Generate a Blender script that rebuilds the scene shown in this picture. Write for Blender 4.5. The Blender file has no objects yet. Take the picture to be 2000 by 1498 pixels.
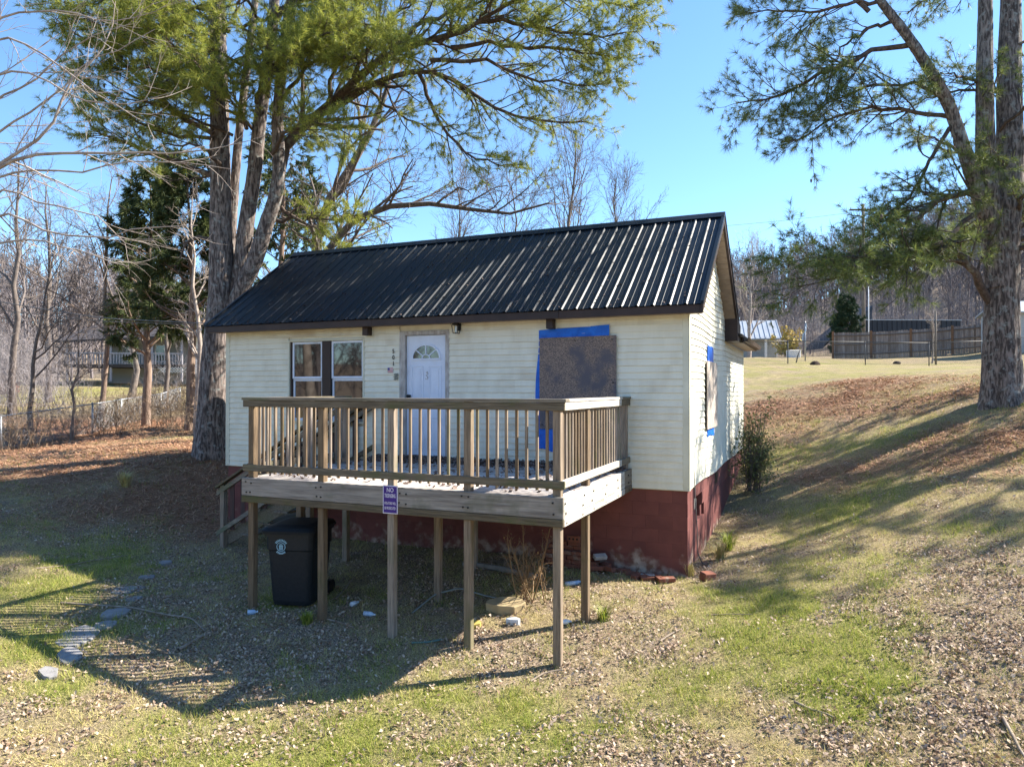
import bpy, math, random
import numpy as np
from mathutils import Vector, Matrix
random.seed(7)
RNG = np.random.default_rng(7)
SC = bpy.context.scene
COL = SC.collection
R = math.radians

# ---------------------------------------------------------------- camera
ZC = 3.1                       # camera height; all "zr" values below are heights relative to the camera
F = 1388.0                     # focal length in photo pixels (2000 wide)
HOR = 760.0                    # horizon row
cam_d = bpy.data.cameras.new('camera')
cam_d.sensor_width = 36.0
cam_d.lens = F / 2000 * 36
cam_d.clip_start = 0.1
cam_d.clip_end = 3000
cam = bpy.data.objects.new('camera', cam_d)
cam.location = (0, 0, ZC)
cam.rotation_euler = (R(90) + math.atan((HOR - 749) / F), 0, 0)
COL.objects.link(cam)
SC.camera = cam

# ---------------------------------------------------------------- world, sun, exposure
SUN_AZ = R(76.0)               # clockwise from +Y (view direction)
SUN_EL = R(39.0)
wd = bpy.data.worlds.new('World')
SC.world = wd
wd.use_nodes = True
wn = wd.node_tree
sky = wn.nodes.new('ShaderNodeTexSky')
sky.sky_type = 'NISHITA'
sky.sun_disc = False
sky.sun_elevation = SUN_EL
sky.sun_rotation = SUN_AZ
sky.altitude = 300
sky.air_density = 1.0
sky.dust_density = 0.0
sky.ozone_density = 2.0
tint = wn.nodes.new('ShaderNodeMix'); tint.data_type = 'RGBA'; tint.blend_type = 'MULTIPLY'; tint.inputs[0].default_value = 1.0
tint.inputs[7].default_value = (0.80, 1.0, 1.14, 1)          # the clear winter sky is a cyan blue
wn.links.new(sky.outputs[0], tint.inputs[6])
wn.links.new(tint.outputs[2], wn.nodes['Background'].inputs[0])
wn.nodes['Background'].inputs[1].default_value = 0.09
sun_d = bpy.data.lights.new('sun', 'SUN')
sun_d.energy = 5.0
sun_d.angle = R(0.5)
sun_d.color = (1.0, 0.93, 0.82)
sun = bpy.data.objects.new('sun', sun_d)
sdir = Vector((math.sin(SUN_AZ) * math.cos(SUN_EL), math.cos(SUN_AZ) * math.cos(SUN_EL), math.sin(SUN_EL)))
sun.rotation_euler = sdir.to_track_quat('Z', 'Y').to_euler()
sun.location = (20, 5, 25)
COL.objects.link(sun)
SC.view_settings.view_transform = 'Standard'
SC.view_settings.look = 'None'
SC.view_settings.exposure = 1.6
SC.view_settings.gamma = 1.0
SC.view_settings.use_curve_mapping = False
SC.cycles.max_bounces = 5
SC.cycles.diffuse_bounces = 3
SC.cycles.glossy_bounces = 2
SC.cycles.caustics_reflective = False
SC.cycles.caustics_refractive = False

# ---------------------------------------------------------------- materials
MATS = {}
def mat(name, c1, c2=None, scale=6, stretch=(1, 1, 1), rough=0.8, bump=0.0, bscale=None, metal=0.0,
        island=None, spec=0.3, lo=0.35, hi=0.65, third=None, trans=0.0, ior=None, detail=3.5, coat=0.0, transl=0.0):
    """procedural material: c1/c2 mixed by stretched noise, island = second colour mixed per loose piece,
    third = (colour, scale, lo, hi) large patches"""
    m = bpy.data.materials.new(name)
    m.use_nodes = True
    nt = m.node_tree
    N, L = nt.nodes, nt.links
    b = N['Principled BSDF']
    b.inputs['Roughness'].default_value = rough
    b.inputs['Metallic'].default_value = metal
    b.inputs['Specular IOR Level'].default_value = spec
    b.inputs['Coat Weight'].default_value = coat
    if ior: b.inputs['IOR'].default_value = ior
    if trans: b.inputs['Transmission Weight'].default_value = trans
    tc = N.new('ShaderNodeTexCoord')
    oi = N.new('ShaderNodeObjectInfo')
    mul = N.new('ShaderNodeVectorMath'); mul.operation = 'SCALE'
    comb = N.new('ShaderNodeCombineXYZ')
    L.new(oi.outputs['Random'], comb.inputs[0]); L.new(oi.outputs['Random'], comb.inputs[1]); L.new(oi.outputs['Random'], comb.inputs[2])
    L.new(comb.outputs[0], mul.inputs[0]); mul.inputs['Scale'].default_value = 37.0
    add = N.new('ShaderNodeVectorMath'); add.operation = 'ADD'
    L.new(tc.outputs['Object'], add.inputs[0]); L.new(mul.outputs[0], add.inputs[1])
    mp = N.new('ShaderNodeMapping'); mp.inputs['Scale'].default_value = stretch
    L.new(add.outputs[0], mp.inputs[0])
    def noise(sc, vec, det=detail):
        n = N.new('ShaderNodeTexNoise'); n.inputs['Scale'].default_value = sc; n.inputs['Detail'].default_value = det
        n.inputs['Roughness'].default_value = 0.62
        L.new(vec, n.inputs['Vector']); return n.outputs[0]
    def ramp(fac, a, z):
        r = N.new('ShaderNodeMapRange'); r.inputs['From Min'].default_value = a; r.inputs['From Max'].default_value = z
        L.new(fac, r.inputs['Value']); return r.outputs[0]
    def mix(fac, a, z):
        x = N.new('ShaderNodeMix'); x.data_type = 'RGBA'
        if isinstance(fac, float): x.inputs[0].default_value = fac
        else: L.new(fac, x.inputs[0])
        for v, i in ((a, 6), (z, 7)):
            if isinstance(v, tuple): x.inputs[i].default_value = (*v, 1)
            else: L.new(v, x.inputs[i])
        return x.outputs[2]
    out = c1
    if c2: out = mix(ramp(noise(scale, mp.outputs[0]), lo, hi), c1, c2)
    if third: out = mix(ramp(noise(third[1], add.outputs[0]), third[2], third[3]), out, third[0])
    if island:
        g = N.new('ShaderNodeNewGeometry')
        out = mix(g.outputs['Random Per Island'], out, island)
    if 'wood' in name and not isinstance(out, tuple):        # boards differ from one another
        hs = N.new('ShaderNodeHueSaturation'); L.new(out, hs.inputs['Color'])
        rr_ = N.new('ShaderNodeMapRange'); rr_.inputs['To Min'].default_value = .68; rr_.inputs['To Max'].default_value = 1.28; L.new(oi.outputs['Random'], rr_.inputs['Value']); L.new(rr_.outputs[0], hs.inputs['Value'])
        r2_ = N.new('ShaderNodeMapRange'); r2_.inputs['To Min'].default_value = 1.1; r2_.inputs['To Max'].default_value = .65; L.new(oi.outputs['Random'], r2_.inputs['Value']); L.new(r2_.outputs[0], hs.inputs['Saturation']); out = hs.outputs[0]
    if isinstance(out, tuple): b.inputs['Base Color'].default_value = (*out, 1)
    else: L.new(out, b.inputs['Base Color'])
    if bump:
        bp = N.new('ShaderNodeBump'); bp.inputs['Strength'].default_value = bump; bp.inputs['Distance'].default_value = 0.02
        L.new(noise(bscale or scale, mp.outputs[0]), bp.inputs['Height']); L.new(bp.outputs[0], b.inputs['Normal'])
    if transl:
        tb = N.new('ShaderNodeBsdfTranslucent'); ms = N.new('ShaderNodeMixShader'); ms.inputs[0].default_value = transl
        if isinstance(out, tuple): tb.inputs[0].default_value = (*out, 1)
        else: L.new(out, tb.inputs[0])
        L.new(b.outputs[0], ms.inputs[1]); L.new(tb.outputs[0], ms.inputs[2]); L.new(ms.outputs[0], N['Material Output'].inputs[0])
    MATS[name] = m
    return m

WG, WT = (0.225, 0.18, 0.12), (0.115, 0.09, 0.06)
GRN = (0.115, 0.125, 0.045)
mat('wood_x', WG, WT, 5, (0.5, 9, 9), .85, .35, third=(GRN, 1.7, .52, .72))
mat('wood_y', WG, WT, 5, (9, 0.5, 9), .85, .35, third=(GRN, 1.7, .55, .75))
mat('wood_z', (0.31, 0.225, 0.145), (0.16, 0.115, 0.075), 5, (9, 9, 0.5), .85, .3, third=(GRN, 1.3, .55, .78))
mat('rim_wood', (0.27, 0.225, 0.175), (0.14, 0.11, 0.085), 4, (0.5, 9, 9), .85, .3, third=((0.10, 0.10, 0.05), 2.2, .55, .75))
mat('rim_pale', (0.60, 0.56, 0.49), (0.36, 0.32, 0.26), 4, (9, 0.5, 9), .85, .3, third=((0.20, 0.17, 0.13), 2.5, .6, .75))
mat('deck_wood', (0.58, 0.52, 0.47), (0.36, 0.30, 0.26), 5, (0.5, 9, 9), .85, .3, third=((0.18, 0.14, 0.11), 1.5, .55, .75))
mat('stair_red', (0.10, 0.055, 0.05), (0.06, 0.045, 0.04), 5, (9, 9, .5), .85, .3)
mat('siding', (0.74, 0.72, 0.59), (0.64, 0.61, 0.48), 2.0, (2.2, 2.2, .22), .5, .06, 40, lo=.42, hi=.75, third=((0.50, 0.43, 0.31), 0.9, .58, .8), spec=.35)
mat('trim_cream', (0.67, 0.66, 0.53), (0.57, 0.56, 0.44), 2, rough=.5)
mat('brown', (0.045, 0.028, 0.024), (0.030, 0.020, 0.018), 3, rough=.5, bump=.05)
mat('soffit', (0.30, 0.235, 0.19), (0.22, 0.17, 0.13), 3, rough=.6)
mat('roof_metal', (0.005, 0.010, 0.016), (0.009, 0.012, 0.015), 2.5, (1, .4, .4), .40, .03, 30, spec=.3, third=((0.020, 0.020, 0.019), 1.3, .58, .8))
mat('white_paint', (0.70, 0.77, 0.88), (0.60, 0.66, 0.76), 3, rough=.45, third=((0.45, 0.42, 0.38), 3, .64, .8))
mat('old_frame', (0.50, 0.48, 0.45), (0.30, 0.27, 0.24), 6, (3, 3, 1), .6)
mat('glass', (0.012, 0.010, 0.009), rough=.03, spec=.6, ior=1.75)
mat('black_metal', (0.012, 0.012, 0.013), rough=.4)
mat('clear', (0.5, 0.52, 0.5), rough=.1, spec=.6)
mat('osb', (0.27, 0.205, 0.165), (0.12, 0.10, 0.095), 50, (1, 1, 1.6), .85, .35, detail=2, lo=.44, hi=.56, third=((0.105, 0.10, 0.115), 2.8, .46, .62))
mat('osb_side', (0.50, 0.44, 0.38), (0.27, 0.22, 0.18), 30, (1, 1, .25), .85, .25, detail=3)
mat('tarp', (0.008, 0.15, 0.66), (0.006, 0.10, 0.50), 8, rough=.42, bump=.5, bscale=10)
mat('bin', (0.012, 0.016, 0.020), (0.018, 0.022, 0.026), 30, rough=.5, bump=.06, bscale=120)
mat('bin_print', (0.35, 0.55, 0.62), rough=.6)
mat('purple', (0.055, 0.02, 0.22), (0.05, 0.018, 0.19), 5, rough=.45)
mat('sign_white', (0.72, 0.66, 0.74), rough=.5)
mat('digit', (0.02, 0.018, 0.02), rough=.5)
mat('flag_blue', (0.05, 0.06, 0.25), rough=.5)
mat('flag_red', (0.45, 0.06, 0.07), rough=.5)
mat('flag_white', (0.7, 0.68, 0.66), rough=.5)
mat('emblem', (0.10, 0.11, 0.09), (0.25, 0.25, 0.2), 60, rough=.6)
mat('brick', (0.24, 0.085, 0.05), (0.16, 0.07, 0.05), 9, rough=.9, bump=.3, bscale=30, third=((0.33, 0.26, 0.20), 3.5, .56, .7))
mat('brick_pale', (0.52, 0.49, 0.45), (0.36, 0.33, 0.30), 8, rough=.9, bump=.3)
mat('stone', (0.30, 0.29, 0.28), (0.20, 0.19, 0.19), 7, rough=.9, bump=.4, bscale=12)
mat('slab_stone', (0.46, 0.36, 0.20), (0.33, 0.25, 0.14), 6, rough=.9, bump=.5)
mat('concrete', (0.26, 0.25, 0.23), (0.17, 0.16, 0.14), 8, rough=.9, bump=.4)
mat('plastic_white', (0.7, 0.73, 0.75), (0.5, 0.58, 0.68), 9, rough=.3, spec=.5)
mat('plastic_blue', (0.25, 0.42, 0.62), (0.6, 0.68, 0.75), 12, rough=.25, spec=.5)
mat('hose', (0.09, 0.17, 0.15), rough=.4)
mat('hose_grey', (0.20, 0.22, 0.20), rough=.5)
mat('stick', (0.33, 0.27, 0.21), (0.2, 0.15, 0.11), 9, rough=.9, bump=.3)
mat('pine_bark', (0.27, 0.22, 0.195), (0.06, 0.047, 0.043), 6, (3.6, 3.6, .7), .92, 1.0, lo=.36, hi=.58, third=((0.27, 0.28, 0.265), 8.0, .54, .70))
mat('limb_bark', (0.13, 0.095, 0.075), (0.06, 0.045, 0.04), 12, rough=.9, bump=.4, third=((0.2, 0.2, 0.17), 4, .58, .7))
mat('bare_bark', (0.20, 0.165, 0.14), (0.11, 0.09, 0.08), 7, (2, 2, .6), .9, .4)
mat('pale_bark', (0.42, 0.36, 0.31), (0.25, 0.20, 0.17), 7, rough=.9)
mat('cedar_bark', (0.30, 0.22, 0.17), (0.16, 0.11, 0.085), 5, (4, 4, .5), .9, .5)
mat('needles', (0.10, 0.16, 0.03), rough=.5, island=(0.52, 0.51, 0.10), spec=.35, transl=.45)
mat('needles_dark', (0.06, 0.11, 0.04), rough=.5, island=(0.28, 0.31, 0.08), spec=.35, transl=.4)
mat('cedar_leaf', (0.035, 0.065, 0.035), rough=.7, island=(0.15, 0.17, 0.05), transl=.3)
mat('far_pine', (0.02, 0.045, 0.022), rough=.7, island=(0.055, 0.085, 0.035))
mat('wood_far', (0.30, 0.262, 0.262), rough=.9, island=(0.165, 0.138, 0.135))
mat('brush', (0.27, 0.20, 0.13), rough=.9, island=(0.13, 0.095, 0.065))
mat('weed', (0.30, 0.21, 0.12), rough=.9, island=(0.20, 0.12, 0.06))
mat('bush_leaf', (0.10, 0.13, 0.04), rough=.6, island=(0.30, 0.30, 0.12), transl=.35)
mat('yellow_bush', (0.42, 0.30, 0.06), rough=.7, island=(0.5, 0.4, 0.12))
mat('leaf', (0.21, 0.125, 0.075), rough=.8, island=(0.58, 0.46, 0.35), transl=.15)
mat('leaf_dark', (0.09, 0.055, 0.045), rough=.8, island=(0.22, 0.16, 0.13))
mat('straw', (0.34, 0.15, 0.078), rough=.8, island=(0.56, 0.35, 0.21))
mat('grass_green', (0.12, 0.20, 0.02), rough=.6, island=(0.48, 0.48, 0.10), transl=.35)
mat('grass_dry', (0.62, 0.50, 0.25), rough=.8, island=(0.46, 0.41, 0.13), transl=.2)
mat('galv', (0.38, 0.40, 0.42), (0.28, 0.29, 0.31), 10, rough=.45, metal=.6)
mat('wire_dark', (0.10, 0.10, 0.10), rough=.6)
mat('fence_wood', (0.29, 0.225, 0.185), (0.20, 0.155, 0.13), 3, (3, 3, .6), .9)
mat('fence_post', (0.22, 0.115, 0.06), (0.16, 0.09, 0.05), 3, rough=.9)
mat('far_metal', (0.36, 0.39, 0.42), (0.30, 0.32, 0.35), 1, rough=.4)
mat('far_wall', (0.40, 0.41, 0.40), (0.34, 0.35, 0.34), 1, rough=.7)
mat('far_white', (0.75, 0.75, 0.73), rough=.7)
mat('far_dark', (0.022, 0.026, 0.034), (0.03, 0.034, 0.042), 1, rough=.6)
mat('far_roof', (0.06, 0.05, 0.05), (0.04, 0.035, 0.035), 2, rough=.8)
mat('far_rail', (0.32, 0.31, 0.34), rough=.8)
mat('pole_wood', (0.20, 0.155, 0.11), (0.12, 0.09, 0.07), 4, (4, 4, .4), .9)
mat('dirt', (0.06, 0.04, 0.03), rough=.95, bump=.5)

def foundation_mat():
    m = mat('foundation', (0.185, 0.062, 0.052), (0.135, 0.045, 0.04), 2.2, rough=.7, bump=.12, bscale=25)
    nt = m.node_tree; N, L = nt.nodes, nt.links
    b = N['Principled BSDF']
    src = b.inputs['Base Color'].links[0].from_socket
    tc = N.new('ShaderNodeTexCoord'); sx = N.new('ShaderNodeSeparateXYZ'); L.new(tc.outputs['Object'], sx.inputs[0])
    n = N.new('ShaderNodeTexNoise'); n.inputs['Scale'].default_value = 3.5; n.inputs['Detail'].default_value = 8; L.new(tc.outputs['Object'], n.inputs['Vector'])
    # lime bloom with a ragged upper edge along the bottom courses
    ma = N.new('ShaderNodeMath'); ma.operation = 'MULTIPLY_ADD'; L.new(n.outputs[0], ma.inputs[0]); ma.inputs[1].default_value = -1.5; L.new(sx.outputs[2], ma.inputs[2])
    mr = N.new('ShaderNodeMapRange'); mr.inputs['From Min'].default_value = -0.48; mr.inputs['From Max'].default_value = -0.95; L.new(ma.outputs[0], mr.inputs['Value'])
    n2 = N.new('ShaderNodeTexNoise'); n2.inputs['Scale'].default_value = 11; n2.inputs['Detail'].default_value = 5; L.new(tc.outputs['Object'], n2.inputs['Vector'])
    mc = N.new('ShaderNodeMix'); mc.data_type = 'RGBA'; mc.inputs[6].default_value = (0.20, 0.12, 0.075, 1); mc.inputs[7].default_value = (0.50, 0.41, 0.33, 1)
    mr2 = N.new('ShaderNodeMapRange'); mr2.inputs['From Min'].default_value = .42; mr2.inputs['From Max'].default_value = .58; L.new(n2.outputs[0], mr2.inputs['Value']); L.new(mr2.outputs[0], mc.inputs[0])
    mx = N.new('ShaderNodeMix'); mx.data_type = 'RGBA'; L.new(mr.outputs[0], mx.inputs[0]); L.new(src, mx.inputs[6]); L.new(mc.outputs[2], mx.inputs[7])
    L.new(mx.outputs[2], b.inputs['Base Color'])
foundation_mat()

def ground_mat():
    m = bpy.data.materials.new('ground'); m.use_nodes = True
    nt = m.node_tree; N, L = nt.nodes, nt.links
    b = N['Principled BSDF']; b.inputs['Roughness'].default_value = .95; b.inputs['Specular IOR Level'].default_value = .1
    at_ = N.new('ShaderNodeAttribute'); at_.attribute_name = 'cover'
    sx = N.new('ShaderNodeSeparateColor'); L.new(at_.outputs['Color'], sx.inputs[0])
    tc = N.new('ShaderNodeTexCoord')
    def noise(sc, det=6):
        n = N.new('ShaderNodeTexNoise'); n.inputs['Scale'].default_value = sc; n.inputs['Detail'].default_value = det; n.inputs['Roughness'].default_value = .7
        L.new(tc.outputs['Object'], n.inputs['Vector']); return n.outputs[0]
    def mixc(fac, a, z):
        x = N.new('ShaderNodeMix'); x.data_type = 'RGBA'; L.new(fac, x.inputs[0])
        for v, i in ((a, 6), (z, 7)):
            if isinstance(v, tuple): x.inputs[i].default_value = (*v, 1)
            else: L.new(v, x.inputs[i])
        return x.outputs[2]
    def rng_(s, a, z):
        r = N.new('ShaderNodeMapRange'); r.inputs['From Min'].default_value = a; r.inputs['From Max'].default_value = z; L.new(s, r.inputs['Value']); return r.outputs[0]
    fine = rng_(noise(38, 4), .35, .65)
    fine2 = rng_(noise(90, 3), .35, .65)
    base = mixc(fine, (0.07, 0.05, 0.035), (0.42, 0.32, 0.20))
    dry = mixc(fine2, (0.17, 0.13, 0.06), (0.60, 0.49, 0.25))
    base = mixc(rng_(noise(2.5), .40, .60), base, dry)
    grass = mixc(fine, (0.08, 0.085, 0.025), (0.40, 0.37, 0.12))
    straw = mixc(fine2, (0.10, 0.05, 0.032), (0.44, 0.265, 0.165))
    leafc = mixc(fine, (0.06, 0.043, 0.032), (0.50, 0.39, 0.29))
    c = mixc(sx.outputs[2], base, leafc)
    c = mixc(sx.outputs[1], c, straw)
    c = mixc(sx.outputs[0], c, grass)
    L.new(c, b.inputs['Base Color'])
    bp = N.new('ShaderNodeBump'); bp.inputs['Strength'].default_value = .9; bp.inputs['Distance'].default_value = .05
    L.new(noise(30, 6), bp.inputs['Height']); L.new(bp.outputs[0], b.inputs['Normal'])
    MATS['ground'] = m
ground_mat()

# ---------------------------------------------------------------- helpers
def mesh_np(name, V, faces):
    """faces: list of int arrays (n, k)"""
    me = bpy.data.meshes.new(name)
    V = np.asarray(V, dtype=np.float32)
    me.vertices.add(len(V)); me.vertices.foreach_set('co', V.ravel())
    faces = [np.asarray(f, dtype=np.int32) for f in faces if len(f)]
    nl = sum(f.size for f in faces); npoly = sum(len(f) for f in faces)
    me.loops.add(nl); me.polygons.add(npoly)
    me.loops.foreach_set('vertex_index', np.concatenate([f.ravel() for f in faces]))
    tot = np.concatenate([np.full(len(f), f.shape[1], dtype=np.int32) for f in faces])
    st = np.concatenate(([0], np.cumsum(tot)[:-1])).astype(np.int32)
    me.polygons.foreach_set('loop_start', st); me.polygons.foreach_set('loop_total', tot)
    me.update(calc_edges=True)
    return me

def link(name, me, m, parent=None, smooth=False):
    o = bpy.data.objects.new(name, me)
    COL.objects.link(o)
    if me is not None and m is not None and not me.materials: me.materials.append(MATS[m])
    if smooth and me is not None: me.polygons.foreach_set('use_smooth', np.ones(len(me.polygons), dtype=bool))
    if parent is not None: o.parent = parent
    return o

def tag(o, label=None, cat=None, group=None, kind=None):
    if label: o['label'] = label
    if cat: o['category'] = cat
    if group: o['group'] = group
    if kind or cat: o['kind'] = kind or 'thing'
    return o

def thing(name, label, cat, loc=(0, 0, 0), rz=0.0, group=None):
    o = bpy.data.objects.new(name, None); COL.objects.link(o)
    o.location = loc; o.rotation_euler = (0, 0, rz); o.empty_display_size = .2
    return tag(o, label, cat, group)

def copy_obj(o, parent=None, loc=None):
    c = o.copy(); COL.objects.link(c)
    if parent is not None: c.parent = parent
    if loc is not None: c.location = loc
    return c

class MB:
    def __init__(s): s.v = []; s.f = []
    def add(s, vs, fs):
        b = len(s.v); s.v += [tuple(v) for v in vs]; s.f += [tuple(i + b for i in f) for f in fs]; return s
    def box(s, x0, x1, y0, y1, z0, z1):
        vs = [(x, y, z) for x in (x0, x1) for y in (y0, y1) for z in (z0, z1)]
        return s.add(vs, [(0, 1, 3, 2), (4, 6, 7, 5), (0, 4, 5, 1), (2, 3, 7, 6), (0, 2, 6, 4), (1, 5, 7, 3)])
    def cbox(s, x0, x1, y0, y1, z0, z1, c=.004):
        """chamfered box"""
        c = min(c, abs(x1 - x0) * .3, abs(y1 - y0) * .3, abs(z1 - z0) * .3)
        lo, hi = (x0, y0, z0), (x1, y1, z1)
        vs = []; idx = {}
        for sx in (0, 1):
            for sy in (0, 1):
                for sz in (0, 1):
                    sg = (sx, sy, sz)
                    for a in range(3):
                        p = []
                        for k in range(3):
                            e = hi[k] if sg[k] else lo[k]
                            p.append(e if k == a else e + (-c if sg[k] else c))
                        idx[(sg, a)] = len(vs); vs.append(tuple(p))
        fs = []
        def orient(f, n):
            a, b_, c_ = (Vector(vs[f[0]]), Vector(vs[f[1]]), Vector(vs[f[2]]))
            return f if (b_ - a).cross(c_ - a).dot(Vector(n)) > 0 else tuple(reversed(f))
        for a in range(3):
            o1, o2 = [k for k in range(3) if k != a]
            for sd in (0, 1):
                q = []
                for (p, r) in ((0, 0), (1, 0), (1, 1), (0, 1)):
                    sg = [0, 0, 0]; sg[a] = sd; sg[o1] = p; sg[o2] = r
                    q.append(idx[(tuple(sg), a)])
                n = [0, 0, 0]; n[a] = 1 if sd else -1
                fs.append(orient(tuple(q), n))
        for a in range(3):       # edges along axis a
            o1, o2 = [k for k in range(3) if k != a]
            for p in (0, 1):
                for r in (0, 1):
                    g0 = [0, 0, 0]; g0[o1] = p; g0[o2] = r; g1 = list(g0); g1[a] = 1
                    n = [0, 0, 0]; n[o1] = 1 if p else -1; n[o2] = 1 if r else -1
                    fs.append(orient((idx[(tuple(g0), o1)], idx[(tuple(g1), o1)], idx[(tuple(g1), o2)], idx[(tuple(g0), o2)]), n))
        for sx in (0, 1):
            for sy in (0, 1):
                for sz in (0, 1):
                    sg = (sx, sy, sz)
                    fs.append(orient((idx[(sg, 0)], idx[(sg, 1)], idx[(sg, 2)]), [1 if k else -1 for k in sg]))
        return s.add(vs, fs)
    def prism(s, poly, axis, a, b):
        """poly: 2D points in the plane across axis ('x': (y,z), 'y': (x,z), 'z': (x,y)), extruded a..b"""
        n = len(poly)
        def p3(p, t): return {'x': (t, p[0], p[1]), 'y': (p[0], t, p[1]), 'z': (p[0], p[1], t)}[axis]
        vs = [p3(p, a) for p in poly] + [p3(p, b) for p in poly]
        fs = [tuple(range(n)), tuple(reversed(range(n, 2 * n)))] + [(i, i + n, (i + 1) % n + n, (i + 1) % n) for i in range(n)]
        return s.add(vs, fs)
    def tube(s, pts, rad, n=8, cap=True):
        pts = [Vector(p) for p in pts]; k = len(pts)
        rad = rad if isinstance(rad, (list, tuple)) else [rad] * k
        b = len(s.v)
        ref = Vector((0, 0, 1)) if abs((pts[-1] - pts[0]).normalized().z) < .8 else Vector((1, 0, 0))
        for i, p in enumerate(pts):
            t = (pts[min(i + 1, k - 1)] - pts[max(i - 1, 0)]).normalized()
            u = t.cross(ref).normalized(); w = t.cross(u)
            for j in range(n):
                a = 2 * math.pi * j / n
                s.v.append(tuple(p + (u * math.cos(a) + w * math.sin(a)) * rad[i]))
        for i in range(k - 1):
            for j in range(n):
                s.f.append((b + i * n + j, b + (i + 1) * n + j, b + (i + 1) * n + (j + 1) % n, b + i * n + (j + 1) % n))
        if cap:
            s.f.append(tuple(b + j for j in range(n))); s.f.append(tuple(b + (k - 1) * n + j for j in reversed(range(n))))
        return s
    def build(s, name, m, parent=None, smooth=False, off=(0, 0, 0)):
        me = bpy.data.meshes.new(name)
        v = [(a + off[0], b + off[1], c + off[2]) for a, b, c in s.v] if any(off) else s.v
        me.from_pydata(v, [], s.f); me.update()
        return link(name, me, m, parent, smooth)

# ---- terrain: thin plate spline through surveyed points (x right, y ahead, zr)
def ray(px, d): return (px - 1000) / F * d
def P(px, py, d): return np.array([(px - 1000) / F * d, d, ZC - (py - HOR) / F * d])
CP = [(.56, 7.8, -3.08), (-3.66, 9.56, -2.96), (-.54, 8.27, -3.04), (-1.5, 8.69, -3.04), (1.0, 8.81, -2.87), (2.575, 10.37, -2.73), (-1, 9.77, -2.86),
      (-.48, 10.7, -2.69), (-2.71, 11.5, -2.8), (-3.6, 12.6, -2.74), (-5.3, 12.7, -2.80), (3.55, 12.6, -2.62), (4.16, 14.05, -2.44), (5.0, 16, -2.15),
      (5.75, 17.84, -1.85), (-5.6, 14.2, -2.45), (-7.23, 17, -1.56), (-4.5, 18, -1.7), (-6.6, 14, -2.42), (0, 6.05, -3.22), (-4.2, 5.9, -3.2), (-6.3, 8.8, -2.85), (-9.1, 12.7, -2.25),
      (-9, 20, -1.5), (-15, 21, -1.82), (-14.4, 24.4, -1.53), (-16.3, 33, -1.24), (-22, 33, -.9), (-20, 45, -.2), (-34, 50, .6), (-34, 30, -1.0),
      (11.4, 16, -.22), (9.2, 13.3, -.95), (7.75, 10.85, -1.49), (6.06, 8.5, -2.08), (4.2, 5.9, -2.72), (3.6, 8.0, -2.62),
      (10.4, 24, 0.0), (18.4, 37, 1.25), (14, 36, 1.2), (24, 37, 1.25), (14.6, 45, 2.0), (25, 50, 2.2), (24, 60, 3.0), (16, 16, .5), (20, 25, .9),
      (0, 30, -.3), (2, 45, 1.0), (-5, 60, 1.5), (8, 26, -.4), (0, -8, -3.9), (-20, -8, -3.8), (20, -8, -1.2), (-24, 8, -3.0), (22, 8, .3), (34, 30, 2.6), (38, 60, 4.5), (-40, 70, 2.0), (0, -30, -3.9), (-40, -30, -3.0), (40, -30, 0)]
CP = np.array(CP)
def _phi(r2): return 0.5 * r2 * np.log(np.maximum(r2, 1e-9))
def _tps():
    n = len(CP); d2 = ((CP[:, None, :2] - CP[None, :, :2]) ** 2).sum(-1)
    A = np.zeros((n + 3, n + 3)); A[:n, :n] = _phi(d2) + np.eye(n) * 0.6
    A[:n, n] = 1; A[:n, n + 1:] = CP[:, :2]; A[n, :n] = 1; A[n + 1:, :n] = CP[:, :2].T
    return np.linalg.solve(A, np.concatenate((CP[:, 2], np.zeros(3))))
TW = _tps()
def hill(x, y):
    r = np.hypot(x, y); az = np.degrees(np.arctan2(x, np.maximum(y, 1e-6) * (y > 0) + y * (y <= 0)))
    amp = np.interp(az, [-180, -100, -45, -25, 0, 17, 34, 60, 110, 180], [12, 10, 13, 16, 14, 15, 30, 30, 10, 12])
    s = np.clip((r - 62) / 150, 0, 1)
    return amp * s * s * (3 - 2 * s)
def ground(x, y):
    x = np.asarray(x, dtype=float); y = np.asarray(y, dtype=float)
    sh = x.shape; xf, yf = x.ravel(), y.ravel(); out = np.empty(xf.size)
    r = np.hypot(xf, yf); k = np.minimum(1.0, 60 / np.maximum(r, 1e-6))
    xs, ys = xf * k, yf * k
    for a in range(0, xf.size, 20000):
        q = slice(a, a + 20000)
        d2 = (xs[q, None] - CP[None, :, 0]) ** 2 + (ys[q, None] - CP[None, :, 1]) ** 2
        out[q] = _phi(d2) @ TW[:len(CP)] + TW[len(CP)] + xs[q] * TW[-2] + ys[q] * TW[-1]
    return (out + hill(xf, yf) + ZC).reshape(sh)
def gz(x, y): return float(ground(np.array([x]), np.array([y]))[0])
_DS = np.concatenate((np.arange(3, 20, .05), np.arange(20, 70, .25)))
def at(px, py):
    """the ground point seen at a photo pixel"""
    x = (px - 1000) / F * _DS; z = ZC - (py - HOR) / F * _DS
    g = ground(x, _DS); i = np.nonzero(z <= g)[0]
    i = i[0] if len(i) else len(_DS) - 1
    return Vector((x[i], _DS[i], g[i]))

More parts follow.
